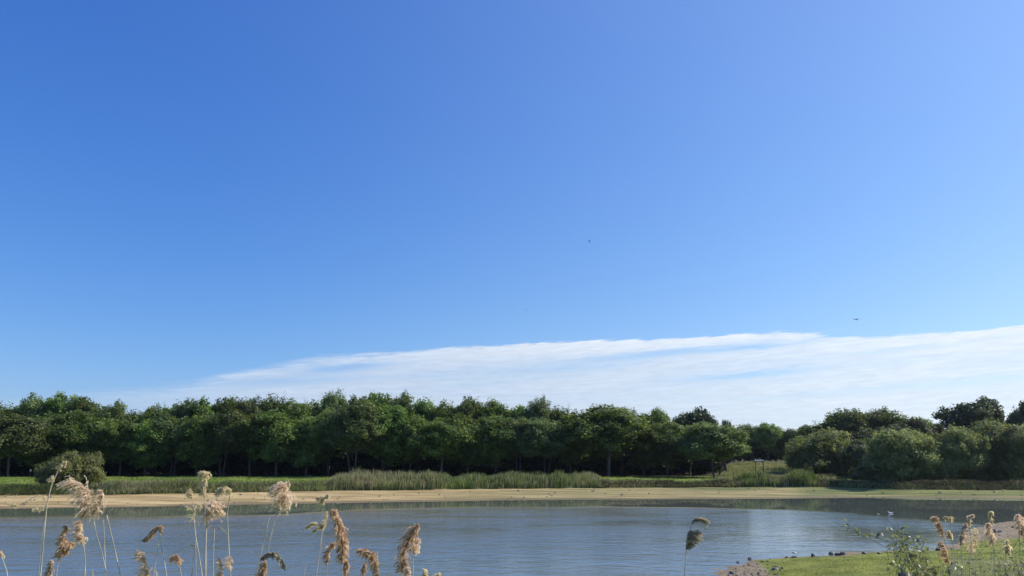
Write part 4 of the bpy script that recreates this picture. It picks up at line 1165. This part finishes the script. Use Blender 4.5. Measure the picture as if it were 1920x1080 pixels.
    reed([(1914, 1110), (1912, 1040), (1911, 1000)], [(1911, 994), (1911, 980), (1911, 966)], 6.3, 15, (0.0, 1), 'fluffy upright plume nearest the right edge', M_PLUME, 2.0, 0.4, group=G)
    reed([(1926, 1110), (1922, 1040), (1919, 1010)], [(1919, 1006), (1917, 994), (1918, 984)], 6.5, 10, (0.2, 1), 'reed on the right border of the photo, half cut off', M_PLUMED, 1.4, 0.4, group=G)


build_reeds()

# thin straws and broken stalks between the right reeds
rng = np.random.default_rng(31)
specs = []
for k in range(190):
    px = rng.uniform(1775, 1935); d = rng.uniform(5.6, 7.2); top = rng.uniform(1035, 1085)
    p1 = at_y(px + rng.normal() * 6, top, d); p0 = at_y(px, 1140, d); p0[2] = gz(p0[0], d)
    specs.append((smooth_line([p0, (p0 + p1) / 2 + (rng.normal() * 0.02, 0, 0), p1], 6), np.linspace(2.2, 1.0, 6) / 1000))
V, q = tubes(specs, 4)
tag(mesh_obj('dead_straw', V, q, M_STEM), 'tangle of thin dead straw at the foot of the right reeds', 'straw', None, 'stuff')

# ------------------------------------------------------------------ leafy shrub and weeds at the right
def leafy(name, label, cat, branches, d, dens, leaf_len, foot_px, seed, side_tw=1.0, mat=None, r=3.0, extra_leaves=0, blob=None, grp=None):
    rng = np.random.default_rng(seed)
    f0 = at_y(foot_px, 1100, d); f0[2] = gz(f0[0], d)
    root = empty(name, tuple(f0), label, cat, grp)
    off = f0
    specs = []; LP, LD = [], []
    for br in branches:                       # from tip to foot
        pts = np.array([at_y(x, y, d) for x, y in br])[::-1]
        pts[:, 1] += np.linspace(0, rng.normal() * 0.18, len(pts))
        pts = np.vstack([f0, (f0 * 0.45 + pts[0] * 0.55) + (0, 0, 0.05), pts])
        ln = smooth_line(pts, 40)
        specs.append((ln, np.linspace(r * 1.6, r * 0.35, 40) / 1000))
        nt_ = int(16 * dens)
        for k in range(nt_):
            i = rng.integers(10, 39); s = ln[i]
            tn = unit(ln[min(i + 1, 39)] - ln[i - 1])
            sd_ = unit(rng.normal(size=3) * (1, 0.8, 1) + tn * 0.6 + (0, 0, 0.3))
            Lt = rng.uniform(0.03, 0.12) * side_tw * (1.25 - i / 50)
            e = s + sd_ * Lt; mm = s + sd_ * Lt * 0.5 + rng.normal(size=3) * 0.008
            specs.append((smooth_line([s, mm, e], 5), np.linspace(r * 0.45, r * 0.2, 5) / 1000))
            for q_ in range(rng.integers(2, 5)):
                u = rng.uniform(0.3, 1.0); LP.append(s + (e - s) * u); LD.append(unit(sd_ * 0.6 + rng.normal(size=3) * 0.8 + (0, 0, 0.2)))
        for k in range(int(8 * dens)):
            i = rng.integers(12, 40); LP.append(ln[i]); LD.append(unit(rng.normal(size=3) + (0, 0, 0.3)))
    if blob:
        for (bx, by, bw, bh, n_) in blob:
            for k in range(n_):
                p = at_y(bx + rng.normal() * bw, by + rng.normal() * bh, d + rng.normal() * 0.12)
                LP.append(p); LD.append(unit(rng.normal(size=3) + (0, 0, 0.3)))
                if k % 3 == 0:
                    e = p - np.array((rng.normal() * 0.02, rng.normal() * 0.02, rng.uniform(0.05, 0.2)))
                    specs.append((np.array([e, (p + e) / 2, p]), np.array((1.2, 1.0, 0.6)) / 1000))
    V, q = tubes(specs, 5)
    mesh_obj('stems', V - off, q, M_TWIG, root, smooth=True)
    P = np.array(LP); D = np.array(LD); n = len(P)
    N = unit(rng.normal(size=(n, 3)) + (0, 0, 0.8)); A = unit(D - N * (D * N).sum(1, keepdims=True)); B = np.cross(N, A)
    ln = leaf_len * rng.uniform(0.6, 1.3, (n, 1))
    C = P + A * ln * 0.55
    prof = [(-0.5, 0), (-0.22, 0.27), (0.12, 0.30), (0.5, 0.0), (0.12, -0.30), (-0.22, -0.27)]
    VV = np.stack([C + A * ln * a + B * ln * b_ * 0.85 + N * ln * abs(b_) * 0.35 for a, b_ in prof], 1).reshape(-1, 3)
    base = np.arange(n)[:, None] * 6
    f1 = np.concatenate([base + np.array([0, 1, 2, 3]), base + np.array([0, 3, 4, 5])])
    mesh_obj('foliage', VV - off, f1, mat or M_LEAFN, root, smooth=False)
    return root


leafy('sapling', 'sprawling leafy shrub with small oval leaves reaching left over the spit', 'shrub', [
    [(1600, 986), (1622, 996), (1648, 1011), (1672, 1025), (1693, 1037), (1717, 1050), (1742, 1067), (1757, 1082)],
    [(1672, 968), (1680, 976), (1697, 993), (1707, 1008), (1723, 1025), (1738, 1042), (1755, 1060), (1767, 1076)],
    [(1656, 987), (1668, 1002), (1684, 1018), (1700, 1038), (1722, 1062), (1745, 1085)],
    [(1705, 983), (1708, 1013), (1717, 1037), (1723, 1067), (1728, 1090)],
    [(1634, 1000), (1660, 1010), (1690, 1024), (1715, 1048), (1740, 1080)],
    [(1680, 1055), (1705, 1060), (1730, 1075), (1750, 1095)]], 6.0, 1.1, 0.036, 1775, 3,
    blob=[(1735, 1060, 24, 11, 80), (1765, 1072, 26, 8, 80), (1696, 1060, 12, 6, 45), (1690, 1012, 14, 10, 50), (1712, 1030, 14, 12, 60)])
leafy('weed', 'leafy weed at the bottom right corner in front of the brown mud', 'weed', [
    [(1912, 1000), (1914, 1025), (1910, 1050), (1908, 1090)], [(1895, 1020), (1905, 1040), (1908, 1080)], [(1922, 1015), (1918, 1050), (1912, 1090)]], 5.8, 0.9, 0.022, 1910, 8, side_tw=0.8, r=2.2,
    blob=[(1900, 1060, 18, 10, 50), (1925, 1045, 10, 20, 40)])
leafy('weed', 'low spreading weed with pale leaves along the bottom, between the reeds at right', 'weed', [
    [(1820, 1072), (1826, 1080), (1830, 1095)], [(1850, 1068), (1850, 1080), (1846, 1095)], [(1800, 1062), (1806, 1076), (1815, 1095)], [(1880, 1070), (1872, 1082), (1860, 1095)]], 5.9, 0.7, 0.022, 1838, 9, side_tw=0.9, r=2.0,
    blob=[(1840, 1080, 34, 5, 40), (1880, 1076, 16, 6, 25)])

# ------------------------------------------------------------------ meadow sign frame and marker post
def box(cx, cy, cz, sx, sy, sz, bev=0.01):
    bm = bmesh.new(); bmesh.ops.create_cube(bm, size=1.0)
    for v in bm.verts: v.co = Vector((cx + v.co.x * sx, cy + v.co.y * sy, cz + v.co.z * sz))
    bmesh.ops.bevel(bm, geom=bm.edges[:], offset=min(bev, min(sx, sy, sz) * 0.2), segments=1, affect='EDGES')
    me = bpy.data.meshes.new('m'); bm.to_mesh(me); bm.free()
    return me


def part(name, me, mat, parent, loc=(0, 0, 0)):
    me.name = name; me.materials.append(mat)
    o = bpy.data.objects.new(name, me); COL.objects.link(o); o.parent = parent; o.location = loc
    return o


d = 121.0
a_ = at_y(1416, 866, d); c_ = at_y(1430.5, 866, d)
z0 = gz(a_[0], d)
hgt = a_[2] - z0 + 0.25
wd = c_[0] - a_[0]
root = empty('bird_perch_frame', (a_[0], d, z0), 'dark two-post frame with a row of small white blocks on top, in the dry meadow', 'wooden frame')
part('post', box(0, 0, hgt / 2 - 0.15, 0.11, 0.11, hgt + 0.3), M_WOOD, root)
part('post', box(wd, 0, hgt / 2 - 0.1, 0.12, 0.12, hgt + 0.4), M_WOOD, root)
part('crossbar', box(wd / 2, 0, hgt - 0.18, wd + 0.2, 0.08, 0.09), M_WOOD, root)
for k in range(4):
    part('block', box(wd * (0.04 + 0.31 * k), 0, hgt - 0.03, 0.27 if k < 3 else 0.16, 0.16, 0.17), M_WHITE, root)
pz = at_y(57.5, 882, 126)
z0 = gz(pz[0], 126)
root = empty('marker_post', (pz[0], 126, z0), 'short white-topped marker post in the shade at the foot of the left trees', 'post')
hp = max(pz[2] - z0, 0.6)
part('post', box(0, 0, hp / 2 - 0.1, 0.12, 0.12, hp + 0.1), M_WOOD, root)
part('post_cap', box(0, 0, hp, 0.17, 0.17, 0.36), M_WHITE, root)

# ------------------------------------------------------------------ birds
def flying_bird(px, py, Y, span, label, mat, lift=0.25, roll=0.0, heading=0.0, body=0.3):
    """one continuous mesh: body, head, beak, tail and two swept wings"""
    st = [(-0.62, 0.02, 0.02), (-0.45, 0.10, 0.015), (-0.25, 0.07, 0.05), (0.0, 0.11, 0.10), (0.22, 0.10, 0.09), (0.36, 0.06, 0.06), (0.45, 0.07, 0.065), (0.54, 0.03, 0.03), (0.62, 0.006, 0.006)]
    L = span * body * 1.6
    V, Fq = [], []; ns = 8
    for x, w_, h_ in st:
        for k in range(ns):
            a = k / ns * 2 * math.pi
            V.append((x * L, math.cos(a) * w_ * L, math.sin(a) * h_ * L))
    for i in range(len(st) - 1):
        for k in range(ns):
            Fq.append((i * ns + k, i * ns + (k + 1) % ns, (i + 1) * ns + (k + 1) % ns, (i + 1) * ns + k))
    for s in (-1, 1):
        prev = None
        for j in range(7):
            t = j / 6
            yy = s * (0.05 * L + t * span / 2); ch = L * (0.34 * (1 - t) ** 0.6 + 0.03)
            sw = L * (0.10 * math.sin(t * 3.0) - 0.30 * t * t); zz = span * lift * (math.sin(t * 1.5)) * 0.5
            b_ = len(V)
            V += [(sw + ch * 0.5, yy, zz), (sw, yy, zz + 0.014 * L), (sw - ch * 0.5, yy, zz), (sw, yy, zz - 0.010 * L)]
            if prev is not None:
                for q in range(4): Fq.append((prev + q, prev + (q + 1) % 4, b_ + (q + 1) % 4, b_ + q))
            prev = b_
    o = mesh_obj('bird', np.array(V), np.array(Fq), mat, smooth=True)
    p = at_y(px, py, Y)
    o.location = tuple(p); o.rotation_euler = (roll, R(8), heading)
    return tag(o, label, 'bird')


flying_bird(1105, 452, 60, 0.34, 'small dark bird high in the blue sky right of centre', M_BIRD, -0.1, 0.5, R(150))
flying_bird(987, 581, 75, 0.26, 'tiniest dark bird, just above the cloud edge in the middle of the sky', M_BIRD, 0.2, 0.7, R(120))
flying_bird(1606, 599, 60, 0.66, 'larger mauve-brown bird gliding with upturned wings over the cloud edge at right', M_BIRDM, 0.18, 0.0, R(82), 0.34)

# gull resting on the water
p = at_z(1670, 963, 0.0)
st = [(-0.24, 0.012, 0.012, 0.10), (-0.16, 0.04, 0.03, 0.085), (-0.05, 0.085, 0.065, 0.06), (0.06, 0.085, 0.07, 0.06), (0.13, 0.055, 0.06, 0.09), (0.155, 0.035, 0.04, 0.14), (0.17, 0.04, 0.04, 0.18), (0.20, 0.032, 0.032, 0.19), (0.225, 0.012, 0.012, 0.185), (0.265, 0.004, 0.004, 0.175)]
V, Fq = [], []
for x, w_, h_, z_ in st:
    for k in range(8):
        a = k / 8 * 2 * math.pi
        V.append((x, math.cos(a) * w_, z_ + math.sin(a) * h_))
for i in range(len(st) - 1):
    for k in range(8): Fq.append((i * 8 + k, i * 8 + (k + 1) % 8, (i + 1) * 8 + (k + 1) % 8, (i + 1) * 8 + k))
o = mesh_obj('gull', np.array(V) * 0.9, np.array(Fq), M_BIRDW, smooth=True)
o.location = (p[0], p[1], -0.02); o.rotation_euler = (0, 0, R(160))
tag(o, 'white gull swimming on the dark calm water off the spit', 'bird')

# ------------------------------------------------------------------ thin haze, also standing in for glare on the sun side
m, b, out = new_mat('haze')
pv = b.n('ShaderNodeVolumePrincipled')
pv.inputs['Color'].default_value = (0.86, 0.92, 1.0, 1)
pv.inputs['Density'].default_value = 0.0001
pv.inputs['Anisotropy'].default_value = 0.65
b.l(pv.outputs[0], out.inputs['Volume'])
hv = np.array([(x, y, z) for z in (-4.0, 26.0) for y in (-310.0, 7010.0) for x in (-6010.0, 6010.0)])
hf = np.array([(0, 2, 3, 1), (4, 5, 7, 6), (0, 1, 5, 4), (2, 6, 7, 3), (0, 4, 6, 2), (1, 3, 7, 5)])
tag(mesh_obj('haze', hv, hf, m), 'thin pale haze over the lake and the trees, also standing in for sun glare', 'haze', None, 'stuff')
